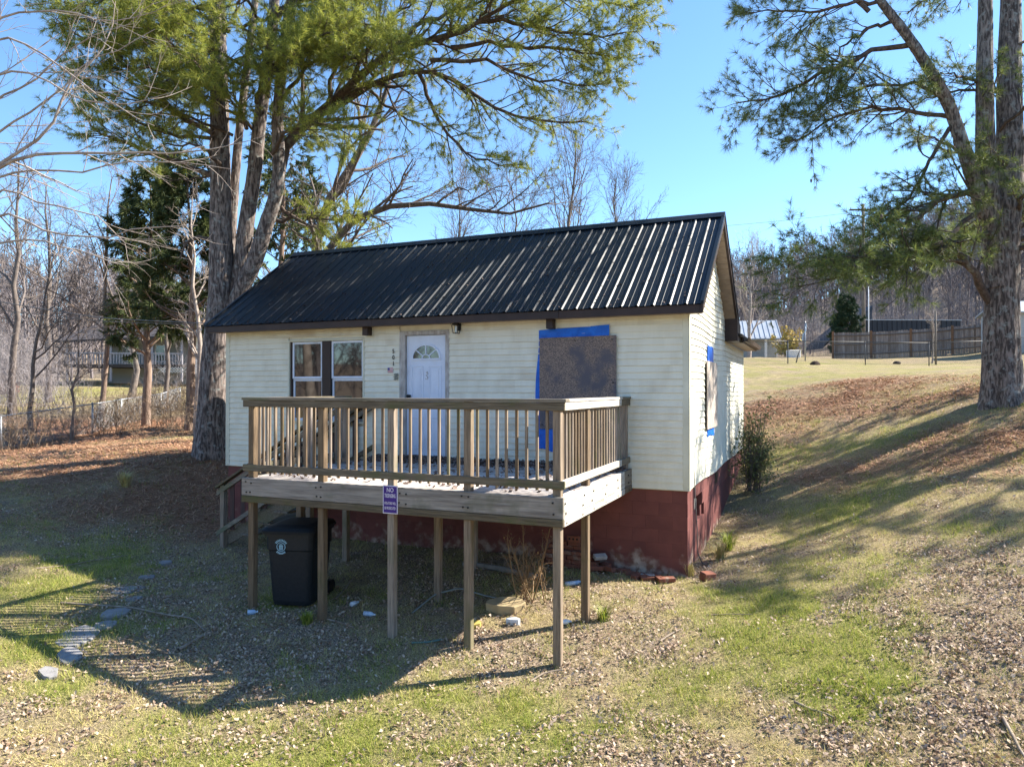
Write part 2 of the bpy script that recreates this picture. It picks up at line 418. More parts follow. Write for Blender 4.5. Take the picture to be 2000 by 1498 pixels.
def vnoise(x, y, sc, seed=0):
    x = np.asarray(x) * sc; y = np.asarray(y) * sc
    xi, yi = np.floor(x).astype(np.int64), np.floor(y).astype(np.int64); fx, fy = x - xi, y - yi
    fx = fx * fx * (3 - 2 * fx); fy = fy * fy * (3 - 2 * fy)
    def h(a, b):
        n = (a * 374761393 + b * 668265263 + seed * 1442695) & 0xffffffff
        n = ((n ^ (n >> 13)) * 1274126177) & 0xffffffff
        return ((n ^ (n >> 16)) & 0xffff) / 65535.0
    return (h(xi, yi) * (1 - fx) + h(xi + 1, yi) * fx) * (1 - fy) + (h(xi, yi + 1) * (1 - fx) + h(xi + 1, yi + 1) * fx) * fy
def fnoise(x, y, sc, seed=0):
    return .55 * vnoise(x, y, sc, seed) + .3 * vnoise(x, y, sc * 2.3, seed + 5) + .15 * vnoise(x, y, sc * 5.1, seed + 9)

def _blobs(lst): return [(at(px, py), r, a) for px, py, r, a in lst]
STRAW_B = _blobs([(100, 900, 4.5, 1), (300, 880, 4, 1), (250, 830, 6, 1), (100, 860, 5, 1), (380, 960, 2.2, .9), (1700, 800, 3.4, .5), (1600, 770, 3.6, .58), (1850, 850, 2.2, .5), (1980, 860, 2.0, .6), (1510, 800, 2.6, .7), (1800, 765, 3.2, .55), (1620, 930, 1.6, .35)])
GRASS_B = _blobs([(1600, 1260, 1.0, 1.4), (1520, 1190, .8, 1.3), (1650, 1340, .7, 1.3), (1480, 1250, .7, 1.0), (1380, 1330, .6, .9), (600, 1490, .8, 1.1), (1050, 1480, .6, .9), (1420, 1160, .5, .8), (1640, 1110, .9, .8), (1560, 1050, .9, .7), (200, 1100, 1.1, .8), (100, 1150, 1.3, .9), (60, 1270, .7, 1.3), (140, 1330, .5, 1.2), (430, 1390, .35, .7),
                  (500, 1480, .8, .9), (300, 1440, .4, .8), (1000, 1400, .45, .9), (870, 1375, .4, .8), (700, 1470, .5, .6), (1180, 1430, .4, .6), (1700, 725, 9, .55), (1560, 710, 9, .6), (1860, 720, 8, .5), (1560, 890, 1.2, .8), (1750, 960, 1.2, .6), (1850, 1030, 1.0, .5), (1700, 860, 1.4, .5), (1900, 800, 2.0, .4), (1620, 1000, 1.3, .7), (1350, 1190, .4, .7), (1440, 1300, .7, .7), (60, 770, 8, .9), (200, 760, 8, .7), (560, 1170, .5, .6), (700, 1230, .5, .5), (330, 1160, .5, .4), (1750, 1250, .5, .5), (1300, 1400, .8, .5)])
LEAF_B = _blobs([(1850, 1250, 1.8, 1), (1750, 1400, 1.2, .9), (1950, 1100, 1.5, .9), (600, 1260, 1.5, 1), (400, 1180, 1.6, .9), (850, 1280, 1.3, .9), (300, 1330, 1.2, .8), (150, 1400, 1.0, .8), (1100, 1420, .9, .7), (1200, 1250, 1.0, .8), (700, 1400, 1, .7), (250, 1050, 1.8, .8), (900, 1150, 1.8, .7), (1340, 1480, .8, .7)])
def cover(x, y):
    """weights of green grass, pine straw and dead leaves on the ground"""
    n1, n2, n3 = fnoise(x, y, .9, 1), fnoise(x, y, .6, 2), fnoise(x, y, 1.1, 3)
    def bl(lst):
        w = np.zeros_like(x)
        for p, r, a in lst: w = np.maximum(w, a * np.exp(-((x - p.x) ** 2 + (y - p.y) ** 2) / (r * r)))
        return w
    g = np.clip((bl(GRASS_B) * 1.1 + (n1 - .5) * 1.5 + (fnoise(x, y, 4.5, 6) - .5) * 1.3 - .14), 0, 1)
    sb = bl(STRAW_B)
    s = np.clip(sb * 1.6 + (n2 - .5) * 1.9 - .15, 0, 1) * np.clip((sb - .06) / .25, 0, 1)
    l = np.clip(bl(LEAF_B) * .8 + (n3 - .5) * 1.6 + (fnoise(x, y, 3.5, 4) - .5) * 1.6 + .18, 0, 1)
    far = np.clip((np.hypot(x, y) - 60) / 30, 0, 1)      # leaf-covered woodland floor beyond
    g = g * (1 - far) * (1 - .6 * s); l = np.maximum(l, far)
    return g, s, l

# ---------------------------------------------------------------- the ground: one sheet out to the hills
def axis(lo, hi, c0, c1, step, grow_=1.12):
    a = list(np.arange(c0, c1 + 1e-6, step))
    s = step; x = a[-1]
    while x < hi: s *= grow_; x += s; a.append(x)
    s = step; x = a[0]; pre = []
    while x > lo: s *= grow_; x -= s; pre.append(x)
    return np.array(pre[::-1] + a)
gx, gy = axis(-420, 420, -14, 14, .14), axis(-260, 520, 3.5, 26, .14)
GX, GY = np.meshgrid(gx, gy)
GZ = ground(GX, GY)
near = np.hypot(GX, GY) < 60
GZ = GZ + np.where(near, (fnoise(GX, GY, 1.3, 11) - .5) * .07 + (fnoise(GX, GY, 5, 12) - .5) * .035, 0)
V = np.stack((GX, GY, GZ), -1).reshape(-1, 3)
nx, ny = len(gx), len(gy)
ii = (np.arange(ny - 1)[:, None] * nx + np.arange(nx - 1)[None, :]).ravel()
me = mesh_np('ground', V, [np.stack((ii, ii + 1, ii + nx + 1, ii + nx), -1)])
cg, cs, cl = cover(V[:, 0], V[:, 1])
ca = me.color_attributes.new('cover', 'FLOAT_COLOR', 'POINT')
ca.data.foreach_set('color', np.stack((cg, cs, cl, np.ones_like(cg)), -1).astype(np.float32).ravel())
g_o = link('ground', me, 'ground', smooth=True)
tag(g_o, kind='structure')

# ---------------------------------------------------------------- the house (local x along the front, y into depth)
TH = R(-23.3)
CT, ST = math.cos(TH), math.sin(TH)
HZ = 2.73
HB = Vector((2.575, 10.37, ZC - HZ))
HW, HD1, HD = 8.86, 4.5, 8.14
def h2w(x, y, zr=0.0): return Vector((HB.x + x * CT - y * ST, HB.y + x * ST + y * CT, ZC + zr))
def gl(x, y):
    """ground height (zr) at a house-local spot"""
    p = h2w(x, y); return gz(p.x, p.y) - ZC
OFF = (0, 0, HZ)
house = thing('small_house', 'small cream vinyl-sided house with a dark ribbed metal roof on a red block foundation', 'house', HB, TH)
def hp(mb, name, m, parent=None, smooth=False): return mb.build(name, m, parent or house, smooth, OFF)

# walls: dark sheathing with lapped siding boards on it
SB, EXPO = -1.476, 0.1016                 # bottom of siding, board exposure
WIN = (-7.346, -5.646, -.62, .91); DOOR = (-4.92, -3.946, -1.16, .993)
mb = MB(); mb.box(-HW + .02, WIN[0] + .05, .02, .14, SB + .01, 1.15); mb.box(WIN[1] - .05, DOOR[0] + .05, .02, .14, SB + .01, 1.15)
mb.box(DOOR[1] - .05, -.02, .02, .14, SB + .01, 1.15); mb.box(WIN[0] + .05, WIN[1] - .05, .021, .14, SB + .01, WIN[2] + .03)
mb.box(WIN[0] + .05, WIN[1] - .05, .021, .14, WIN[3] - .03, 1.15); mb.box(DOOR[0] + .05, DOOR[1] - .05, .021, .14, DOOR[3] - .03, 1.15); mb.box(DOOR[0] + .05, DOOR[1] - .05, .021, .14, SB + .01, DOOR[2])
front_wall = hp(mb, 'front_wall', 'siding')
def lap(x0, x1, z, h=EXPO):
    m_ = MB(); m_.prism([(.02, z), (-.014, z), (-.011, z + h * .45), (-.003, z + h * .49), (-.012, z + h * .5), (-.002, z + h + .003), (.02, z + h + .003)], 'x', x0, x1); return m_
z = SB; k = 0
while z < 1.10:
    h = min(EXPO * 2, 1.11 - z)
    spans = [(-HW + .075, -.075)]
    for o in (WIN, DOOR):
        if z + h > o[2] + .001 and z < o[3] - .001:
            nw = []
            for a, b in spans:
                if o[0] > a and o[1] < b: nw += [(a, o[0]), (o[1], b)]
                else: nw.append((a, b))
            spans = nw
    for a, b in spans:
        cuts = [a] + ([c for c in ((-6.4, -2.75) if k % 2 else (-5.2, -1.5)) if a + .6 < c < b - .6]) + [b]
        for q in range(len(cuts) - 1):
            m_ = MB()
            e = .002 * q
            prof = []
            zz = z
            for hh in (h * .5, h * .5):
                prof += [(-.018 - e, zz), (-.003 - e, zz + hh - .0012)]
                zz += hh
            prof = [(.02, z)] + prof + [(.02, z + h)]
            m_.prism(prof, 'x', cuts[q], cuts[q + 1] + (.02 if q < len(cuts) - 2 else 0))
            hp(m_, 'siding_board', 'siding', front_wall)
    z += h; k += 1
# corner posts
for x0, x1, nm in ((-HW - .018, -HW + .08, 'corner_trim'), (-.08, .018, 'corner_trim')):
    mb = MB(); mb.cbox(x0, x1, -.020, .0, SB - .012, 1.098); hp(mb, nm, 'trim_cream', front_wall)

def zroof(t): return 1.26 + .716 * min(t, HD1 - t)          # underside line of the main roof on the gable
mb = MB(); mb.prism([(0.15, SB + .01), (HD - .02, SB + .01), (HD - .02, .96), (HD1, .96), (HD1, zroof(0)), (HD1 / 2, zroof(HD1 / 2)), (0.15, 1.26)], 'x', -.14, -.02)
side_wall = hp(mb, 'gable_wall', 'siding')
def wavy(t): return .030 * math.sin(t * 1.6 + .3) * math.exp(-((t - 2.5) / 2.4) ** 2)
z = SB; 
while z < zroof(HD1 / 2) - .05:
    h = EXPO * 2
    if z < .80: a, b = .08, HD - .05
    elif z < 1.16: a, b = (.08, HD1 + .3) if z > .9 else (.08, HD - .05)
    else:
        a = max(.08, (z + h * .35 - 1.26) / .716); b = HD1 - a
    if b - a > .15:
        m_ = MB(); n = max(2, int((b - a) / .55))
        for q in range(n):
            t0, t1 = a + (b - a) * q / n, a + (b - a) * (q + 1) / n
            w0, w1 = wavy(t0), wavy(t1)
            zt = z + h if z + h < .96 or z > .9 or b < 5 else .955
            pr = [(-.02, 0), (.018, 0), (.003, .5 * (zt - z) - .0012), (.018, .5 * (zt - z)), (.003, (zt - z) - .0012), (-.02, zt - z)]
            vs = [(x, t0, z + dz + w0) for x, dz in pr] + [(x, t1, z + dz + w1) for x, dz in pr]
            m_.add(vs, [(i, (i + 1) % 6, (i + 1) % 6 + 6, i + 6) for i in range(6)] + ([(5, 4, 3, 2, 1, 0)] if q == 0 else []) + ([(6, 7, 8, 9, 10, 11)] if q == n - 1 else []))
        hp(m_, 'siding_board', 'siding', side_wall)
    z += h
mb = MB(); mb.cbox(.0, .020, -.020, .08, SB - .012, 1.30); hp(mb, 'corner_trim', 'trim_cream', side_wall)
mb = MB(); mb.cbox(.0, .020, HD - .06, HD + .02, SB - .012, .955); hp(mb, 'corner_trim', 'trim_cream', side_wall)
mb = MB(); mb.prism([(0.15, SB), (HD, SB), (HD, .96), (HD1, .96), (HD1, zroof(0)), (HD1 / 2, zroof(HD1 / 2)), (0.15, 1.26)], 'x', -HW + .02, -HW + .14)
lw = hp(mb, 'gable_wall', 'siding')
for q in range(24):
    z = SB + q * EXPO * 2; h = EXPO * 2
    if z > zroof(HD1 / 2) - .1: break
    a = .05 if z < 1.1 else (z + h * .4 - 1.26) / .716
    b = (HD - .05 if z < .75 else HD1 - a)
    if b - a < .2: break
    m_ = MB(); m_.prism([(-HW + .03, z), (-HW - .014, z), (-HW - .003, z + h * .48), (-HW - .014, z + h * .5), (-HW - .003, z + h - .005), (-HW + .03, z + h)], 'y', a, b); hp(m_, 'siding_board', 'siding', lw)
mb = MB(); mb.box(-HW + .14, -.14, HD - .14, HD - .02, SB, .96); hp(mb, 'rear_wall', 'siding')

# foundation: painted block courses
mb = MB(); mb.box(-HW + .06, -.06, .06, .2, -3.3, SB + .0); mb.box(-.2, -.06, .2, .83, -3.3, SB); mb.box(-.2, -.06, 1.45, HD - .06, -3.3, SB); mb.box(-.2, -.06, .83, 1.45, -3.3, -2.15); mb.box(-.2, -.06, .83, 1.45, -1.60, SB)
mb.box(-HW + .06, -HW + .2, .2, HD - .06, -3.3, SB); mb.box(-HW + .2, -.2, HD - .2, HD - .06, -3.3, SB)
fnd = hp(mb, 'foundation', 'foundation')
blk = None
def block(x0, x1, y0, y1, z0, z1):
    m_ = MB(); m_.cbox(x0, x1, y0, y1, z0, z1, .0012); hp(m_, 'concrete_block', 'foundation', fnd)
nrow = 7
for r_ in range(nrow):
    z1 = SB - r_ * .2 - .002; z0 = z1 - .1994
    if z0 < -2.95: break
    x = -HW + .02 + (0 if r_ % 2 else -.2)
    while x < -.03:
        a, b = max(x, -HW + .02), min(x + .3994, -.02)
        if b - a > .05: block(a, b, .02 + random.uniform(-.0006, .0006), .12, z0, z1)
        x += .4
    y = .03 if r_ % 2 == 0 else -.17
    while y < HD:
        a, b = max(y, .03), min(y + .3994, HD - .03)
        if b - a > .05 and not (a < 1.40 and b > .88 and z0 > -2.2 and z1 < -1.55):
            block(-.12, -.02 + random.uniform(-.0006, .0006), a, b, z0, z1)
        y += .4
mb = MB(); mb.box(-.5, -.3, .6, 1.7, -2.4, -1.5); hp(mb, 'crawl_space', 'black_metal', fnd)
mb = MB(); mb.cbox(-.24, -.10, 1.00, 1.38, -2.15, -1.96, .01); mb.cbox(-.24, -.10, 1.04, 1.36, -1.955, -1.78, .01); hp(mb, 'loose_block', 'concrete', fnd)
mb = MB(); mb.box(-.03, -.012, 3.0, 3.38, -1.75, -1.55); v_ = hp(mb, 'vent', 'black_metal', fnd)

# main roof
EY, EZ, RY, RZ = -.30, 1.224, HD1 / 2, 1.224 + .716 * 2.55
XL, XR = -HW - .25, .25
mb = MB()
mb.prism([(EY + .02, EZ - .05), (RY, RZ - .04), (HD1 - EY - .02, EZ - .05), (HD1 - EY - .02, EZ - .09), (RY, RZ - .10), (EY + .02, EZ - .09)], 'x', XL + .03, XR - .03)
roof = hp(mb, 'roof', 'brown')
NP, PW = 10, (XR - XL) / 10
def panel(x0, x1, front):
    nrib = 4; w = (x1 - x0) / nrib; prof = []
    for q in range(nrib):
        b = x0 + q * w
        prof += [(b, 0.019), (b + .012, .019), (b + .030, 0), (b + w * .42, 0), (b + w * .44, .004), (b + w * .50, .004), (b + w * .52, 0), (b + w * .70, 0), (b + w * .72, .004), (b + w * .78, .004), (b + w * .80, 0), (b + w - .030, 0), (b + w - .012, .019)]
    prof.append((x1, .019))
    n = len(prof); nrm = (0, -.582, .813) if front else (0, .582, .813)
    vs = []
    for t in (0, .5, 1):
        y = EY - .03 + (RY - EY + .03) * t; z = EZ - .0215 + (RZ - EZ + .0215) * t
        if not front: y = HD1 - y
        for x, h in prof: vs.append((x, y + nrm[1] * h, z + nrm[2] * h))
    fs = []
    for r_ in range(2):
        for i in range(n - 1):
            f = (r_ * n + i, r_ * n + i + 1, (r_ + 1) * n + i + 1, (r_ + 1) * n + i)
            fs.append(f if front else f[::-1])
    m_ = MB(); m_.add(vs, fs); return m_
for q in range(NP):
    for fr in (True, False):
        o = hp(panel(XL + q * PW, XL + (q + 1) * PW - .002, fr), 'roof_panel', 'roof_metal', roof)
        o.location.z += random.uniform(0, .002)
mb = MB(); mb.prism([(RY - .16, RZ - .085), (RY - .155, RZ - .075), (RY - .03, RZ + .02), (RY, RZ + .035), (RY + .03, RZ + .02), (RY + .155, RZ - .075), (RY + .16, RZ - .085), (RY, RZ + .02)], 'x', XL - .01, XR + .012); hp(mb, 'ridge_cap', 'roof_metal', roof)
for xs, nm in ((XR, 1), (XL, -1)):
    for fr in (1, -1):       # metal rake trim and brown barge board
        def yy(t): return t if fr == 1 else HD1 - t
        a = (yy(EY - .02), EZ); b = (yy(RY - .0), RZ)
        mb = MB(); x0, x1 = (xs - .03, xs + .016) if nm == 1 else (xs - .016, xs + .03)
        mb.prism([(a[0], a[1] - .03), (a[0], a[1] + .022), (b[0], b[1] + .030), (b[0], b[1] - .03)], 'x', x0, x1); hp(mb, 'rake_trim', 'roof_metal', roof)
        mb = MB(); x0, x1 = (xs - .035, xs + .004) if nm == 1 else (xs - .004, xs + .035)
        mb.prism([(a[0] + .02 * fr, a[1] - .15), (a[0] + .02 * fr, a[1] - .032), (b[0], b[1] - .032), (b[0], b[1] - .17)], 'x', x0, x1); hp(mb, 'barge_board', 'brown', roof)
        n = 22                # soffit slats across the overhang
        for q in range(n):
            t0, t1 = q / n, (q + 1) / n - .004
            y0, y1 = yy(-.26 + (RY + .26) * t0), yy(-.26 + (RY + .26) * t1)
            z0, z1 = 1.075 + (RZ - .15 - 1.075) * t0, 1.075 + (RZ - .15 - 1.075) * t1
            mb = MB(); x0, x1 = (.005, xs - .036) if nm == 1 else (xs + .036, -HW - .005)
            mb.prism([(y0, z0), (y1, z1), (y1, z1 + .012), (y0, z0 + .020)], 'x', x0, x1); hp(mb, 'soffit_slat', 'soffit', roof)
for fr in (1, -1):
    mb = MB(); y0, y1 = (EY + .02, EY - .0) if fr == 1 else (HD1 - EY - .02, HD1 - EY)
    for q, (a, b) in enumerate(((XL + .04, -5.3), (-5.298, -1.9), (-1.898, XR - .04))):
        mb = MB(); mb.cbox(a, b, min(y0, y1) + (.001 * q if fr == 1 else 0), max(y0, y1), EZ - .145, EZ - .026, .003); hp(mb, 'fascia', 'brown', roof)
n = 30
for q in range(n):            # eave soffit in short panels
    a, b = XL + .04 + (XR - XL - .08) * q / n, XL + .04 + (XR - XL - .08) * (q + 1) / n - .004
    mb = MB(); mb.box(a, b, EY + .022, .02, 1.092, 1.104); hp(mb, 'soffit_panel', 'soffit', roof)
for x in (-5.53, -2.10):      # short brown stubs of a former porch roof
    mb = MB(); mb.cbox(x - .055, x + .055, -.17, -.016, .94, 1.091, .004); st = hp(mb, 'porch_stub', 'brown')
    mb = MB(); mb.cbox(x - .075, x + .075, -.028, -.0165, .915, 1.09); hp(mb, 'stub_trim', 'trim_cream', st)
# rear addition: low roof with a boxed eave along the side wall
mb = MB(); mb.prism([(.33, 1.115), (-4.4, 1.75), (-HW - .3, 1.115), (-HW - .3, 1.07), (-4.4, 1.70), (.33, 1.07)], 'y', HD1 - .05, HD + .3)
ar = hp(mb, 'rear_roof', 'roof_metal')
mb = MB(); mb.cbox(.285, .315, 4.86, HD + .28, .96, 1.072); hp(mb, 'fascia', 'brown', ar)
for q in range(9):
    y = 4.95 + q * .38
    mb = MB(); mb.cbox(.02, .284, y, y + .37, .962, .975); hp(mb, 'soffit_panel', 'soffit', ar)
    mb = MB(); mb.cbox(.318, .40, y, y + .05, .985, 1.06); hp(mb, 'gutter_bracket', 'soffit', ar)
mb = MB(); mb.prism([(.318, 1.07), (.318, .985), (.40, .985), (.425, 1.07), (.415, 1.07), (.392, .992), (.326, .992), (.326, 1.07)], 'y', 4.86, HD + .28); hp(mb, 'gutter', 'brown', ar)
mb = MB(); mb.cbox(.012, .262, 4.30, 4.90, .965, 1.32, .006); mb.prism([(4.3, 1.321), (4.88, 1.321), (4.3, 1.42)], 'x', .014, .26); hp(mb, 'eave_return', 'brown', roof)
# foundation sill flashing
mb = MB(); mb.box(-HW, -.0, -.004, .019, SB - .014, SB - .001); hp(mb, 'starter_strip', 'trim_cream', front_wall)

# double window
win = MB(); win.box(WIN[0] + .001, WIN[1] - .001, .09, .12, WIN[2] + .001, WIN[3] - .001); win = hp(win, 'double_window', 'brown')
mb = MB()
a0, a1, b0, b1 = WIN
mb.cbox(a0, a0 + .035, -.022, .10, b0, b1); mb.cbox(a1 - .035, a1, -.022, .10, b0, b1); mb.cbox(a0 + .036, a1 - .036, -.022, .10, b1 - .035, b1); mb.cbox(a0 + .036, a1 - .036, -.022, .10, b0, b0 + .04)
hp(mb, 'outer_frame', 'trim_cream', win)
mb = MB(); mb.cbox(-6.58, -6.385, -.006, .088, b0 + .041, b1 - .036); hp(mb, 'mullion', 'brown', win)
mb = MB(); mb.cbox(a0 + .036, -7.275, .005, .089, b0 + .041, b1 - .036); hp(mb, 'dark_jamb', 'brown', win)
for (x0, x1) in ((-7.272, -6.582), (-6.383, -5.683)):
    zm = .19
    for z0, z1, yy_ in ((zm, b1 - .038, .015), (b0 + .042, zm, .040)):
        mb = MB(); s_ = .042
        mb.cbox(x0, x0 + s_, yy_, yy_ + .03, z0, z1); mb.cbox(x1 - s_, x1, yy_, yy_ + .03, z0, z1); mb.cbox(x0 + s_, x1 - s_, yy_ + .001, yy_ + .03, z1 - s_, z1); mb.cbox(x0 + s_, x1 - s_, yy_ + .001, yy_ + .03, z0, z0 + s_)
        hp(mb, 'sash', 'white_paint', win)
        mb = MB(); mb.box(x0 + s_, x1 - s_, yy_ + .014, yy_ + .019, z0 + s_, z1 - s_); hp(mb, 'pane', 'glass', win)

# door with fanlight
dr = MB(); d0, d1, dz0, dz1 = DOOR
dr.cbox(-4.80, -4.024, .03, .075, -1.135, .92, .004)
door = hp(dr, 'front_door', 'white_paint')
mb = MB(); mb.cbox(d0, -4.805, -.02, .09, dz0, dz1); mb.cbox(-4.019, d1, -.02, .09, dz0, dz1); mb.cbox(-4.804, -4.020, -.02, .09, .925, dz1); hp(mb, 'door_frame', 'old_frame', door)
mb = MB(); mb.cbox(-4.80, -4.02, -.05, .09, -1.175, -1.137); hp(mb, 'threshold', 'galv', door)
cx = -4.412
def arc(r, a0_, a1_, n, cx_, cz_): return [(cx_ + r * math.cos(a0_ + (a1_ - a0_) * i / n), cz_ + r * .86 * math.sin(a0_ + (a1_ - a0_) * i / n)) for i in range(n + 1)]
FZ = .525
mb = MB(); mb.prism(arc(.262, 0, math.pi, 20, cx, FZ), 'y', .024, .030); hp(mb, 'fanlight_glass', 'glass', door)
mb = MB()
o_, i_ = arc(.287, 0, math.pi, 20, cx, FZ), arc(.255, 0, math.pi, 20, cx, FZ)
for q in range(20): mb.prism([o_[q], o_[q + 1], i_[q + 1], i_[q]], 'y', .012, .03)
mb.box(cx - .287, cx + .287, .012, .03, FZ - .028, FZ)
o_, i_ = arc(.085, 0, math.pi, 10, cx, FZ), arc(.067, 0, math.pi, 10, cx, FZ)
for q in range(10): mb.prism([o_[q], o_[q + 1], i_[q + 1], i_[q]], 'y', .014, .029)
for a in (40, 90, 140):
    c_, s_ = math.cos(R(a)), math.sin(R(a)); w_ = .009
    mb.prism([(cx + .08 * c_ - w_ * s_, FZ + .07 * s_ + w_ * c_), (cx + .26 * c_ - w_ * s_, FZ + .224 * s_ + w_ * c_), (cx + .26 * c_ + w_ * s_, FZ + .224 * s_ - w_ * c_), (cx + .08 * c_ + w_ * s_, FZ + .07 * s_ - w_ * c_)], 'y', .0145, .0285)
hp(mb, 'fanlight_grille', 'white_paint', door)
for x0, x1, z0, z1 in ((-4.70, -4.46, -.30, .40), (-4.36, -4.12, -.30, .40), (-4.70, -4.46, -1.02, -.48), (-4.36, -4.12, -1.02, -.48)):
    mb = MB(); s_ = .022
    mb.cbox(x0, x1, .022, .03, z1 - s_, z1); mb.cbox(x0, x1, .022, .03, z0, z0 + s_); mb.cbox(x0, x0 + s_, .0225, .03, z0 + s_, z1 - s_); mb.cbox(x1 - s_, x1, .0225, .03, z0 + s_, z1 - s_)
    mb.cbox(x0 + .05, x1 - .05, .025, .03, z0 + .05, z1 - .05, .003); hp(mb, 'door_panel', 'white_paint', door)
mb = MB(); mb.tube([(-4.735, .03, -.12), (-4.735, .0, -.12), (-4.735, -.015, -.12), (-4.735, -.045, -.12), (-4.735, -.055, -.12)], [.026, .026, .012, .03, .016], 12); hp(mb, 'door_knob', 'black_metal', door)
mb = MB(); mb.tube([(cx, .029, .27), (cx + .025, .02, .30), (cx + .04, .018, .26), (cx, .018, .235), (cx + .04, .018, .20), (cx + .02, .02, .165), (cx - .02, .025, .18)], .006, 5); hp(mb, 'door_hook', 'old_frame', door)

# lantern under the eave
lx, lz = -3.76, 1.03
mb = MB(); mb.cbox(lx - .04, lx + .04, -.028, -.014, lz - .06, lz + .07)
lamp = hp(mb, 'wall_lantern', 'black_metal')
mb = MB(); mb.tube([(lx, -.03, lz + .03), (lx, -.08, lz + .062), (lx, -.11, lz + .05)], .008, 6)
for sx in (-1, 1):
    for sy in (-1, 1): mb.tube([(lx + sx * .058, -.11 + sy * .058, lz + .03), (lx + sx * .04, -.11 + sy * .04, lz - .10)], .006, 5)
mb.prism([(lx - .07, lz + .03), (lx + .07, lz + .03), (lx + .025, lz + .062), (lx - .025, lz + .062)], 'y', -.16, -.06); mb.box(lx - .045, lx + .045, -.155, -.065, lz - .112, lz - .10); hp(mb, 'lantern_cage', 'black_metal', lamp)
mb = MB(); mb.tube([(lx, -.11, lz - .09), (lx, -.11, lz + .01)], .022, 8); hp(mb, 'lantern_bulb', 'clear', lamp)

# lettering helper
def text_mesh(body, size, name, m, parent, loc, rot, ext=.001, sx=1.0, spacing=1.0, align='CENTER'):
    cu = bpy.data.curves.new(name, 'FONT'); cu.body = body; cu.size = size; cu.extrude = ext; cu.align_x = align; cu.align_y = 'CENTER'; cu.space_character = spacing
    cu.resolution_u = 3; cu.offset = size * .012
    tmp = bpy.data.objects.new('tmp', cu); COL.objects.link(tmp)
    dg = bpy.context.evaluated_depsgraph_get()
    me = bpy.data.meshes.new_from_object(tmp.evaluated_get(dg)); me.name = name
    bpy.data.objects.remove(tmp); bpy.data.curves.remove(cu)
    me.materials.clear()
    o = link(name, me, m, parent); o.location = loc; o.rotation_euler = rot; o.scale = (sx, 1, 1)
    return o
for ch, zr in (('5', .655), ('0', .548), ('1', .44)):
    text_mesh(ch, .105, 'house_number', 'digit', house, (-5.04, -.020, zr + HZ), (R(90), 0, 0), .003, .9)
# stickers beside the door
fl = thing('flag_sticker', 'small faded stars and stripes flag sticker below the house number', 'sticker', h2w(-5.10, -.022, .33), TH)
def lp(mb, name, m, parent): return mb.build(name, m, parent)
mb = MB(); mb.box(-.055, .055, -.001, .006, -.042, .042); lp(mb, 'backing', 'flag_white', fl)
mb = MB(); mb.box(-.054, -.012, -.004, -.0012, -.002, .041); lp(mb, 'canton', 'flag_blue', fl)
mb = MB()
for q in range(4):
    z0 = .041 - q * .0236 - .012; mb.box(-.011 if z0 > -.01 else -.054, .054, -.003, -.0014, z0, z0 + .011)
lp(mb, 'stripes', 'flag_red', fl)
random.seed(3)
em = thing('eagle_decal', 'dark ragged eagle-shaped decal on the siding just left of the door', 'sticker', h2w(-4.99, -.022, .215), TH)
mb = MB(); mb.prism([(-.02, .055), (.05, .06), (.045, .035), (.055, .02), (.03, .005), (.05, -.02), (.04, -.06), (.02, -.045), (.0, -.06), (-.045, -.05), (-.02, -.02), (-.05, .0), (-.01, .02), (-.045, .035)], 'y', -.002, .006); lp(mb, 'decal_body', 'emblem', em)

# boarded windows: blue tarp and sheets nailed over
def sheet(name, label, cat, x0, x1, z0, z1, yoff, m, wob=.0, seed=0, nx_=14, nz_=14, rough_edge=.0, side=False, thick=.002, skew=0.0):
    rg = np.random.default_rng(seed); mb = MB(); vs = []
    for s_ in (0, 1):
        for j in range(nz_ + 1):
            for i in range(nx_ + 1):
                u, w = i / nx_, j / nz_
                x = x0 + (x1 - x0) * u; z = z0 + (z1 - z0) * w + skew * (u - .5)
                if rough_edge:
                    if j == 0: z += rough_edge * (math.sin(u * 7 + seed) + .6 * math.sin(u * 19)) * .5
                    if i == 0: x += rough_edge * math.sin(w * 6 + seed) * .5
                y = -yoff - wob * (math.sin(u * 9 + w * 3 + seed) * .5 + math.sin(w * 13 - u * 4) * .35 + .6) * (.35 + .65 * abs(math.sin(w * 2.1 + seed)))
                y += -thick if s_ else 0
                vs.append((x, y, z) if not side else (-y, x, z))
    n1 = (nx_ + 1) * (nz_ + 1); fs = []
    for j in range(nz_):
        for i in range(nx_):
            a = j * (nx_ + 1) + i; b, c, d = a + 1, a + nx_ + 2, a + nx_ + 1
            fs.append((a, d, c, b)); fs.append((a + n1, b + n1, c + n1, d + n1))
    rim = [i for i in range(nx_ + 1)] + [(j + 1) * (nx_ + 1) + nx_ for j in range(nz_)] + [nz_ * (nx_ + 1) + i for i in range(nx_ - 1, -1, -1)] + [j * (nx_ + 1) for j in range(nz_ - 1, 0, -1)]
    for q in range(len(rim)):
        a, b = rim[q], rim[(q + 1) % len(rim)]; fs.append((a, b, b + n1, a + n1))
    if side: fs = [f[::-1] for f in fs]
    mb.add(vs, fs)
    o = mb.build(name, m, None, False, OFF); o.location = HB; o.rotation_euler = (0, 0, TH)
    return tag(o, label, cat)
sheet('blue_tarp', 'bright blue tarp behind the boarded front window', 'tarp', -2.36, -1.175, -.95, .955, .017, 'tarp', .026, 2, 24, 34, .06, skew=.05)
osb = sheet('osb_board', 'square grey-brown chipboard sheet nailed over the front window', 'board', -2.306, -1.064, -.618, .81, .048, 'osb', 0, 1, 2, 2, 0, thick=.012, skew=.01)
for x in (-2.25, -1.7, -1.12):
    for z in (-.56, .1, .75): mb = MB(); mb.tube([(x + random.uniform(-.03, .03), -.0615, z), (x, -.063, z)], .009, 6); mb.build('screw_head', 'black_metal', osb, False, OFF)
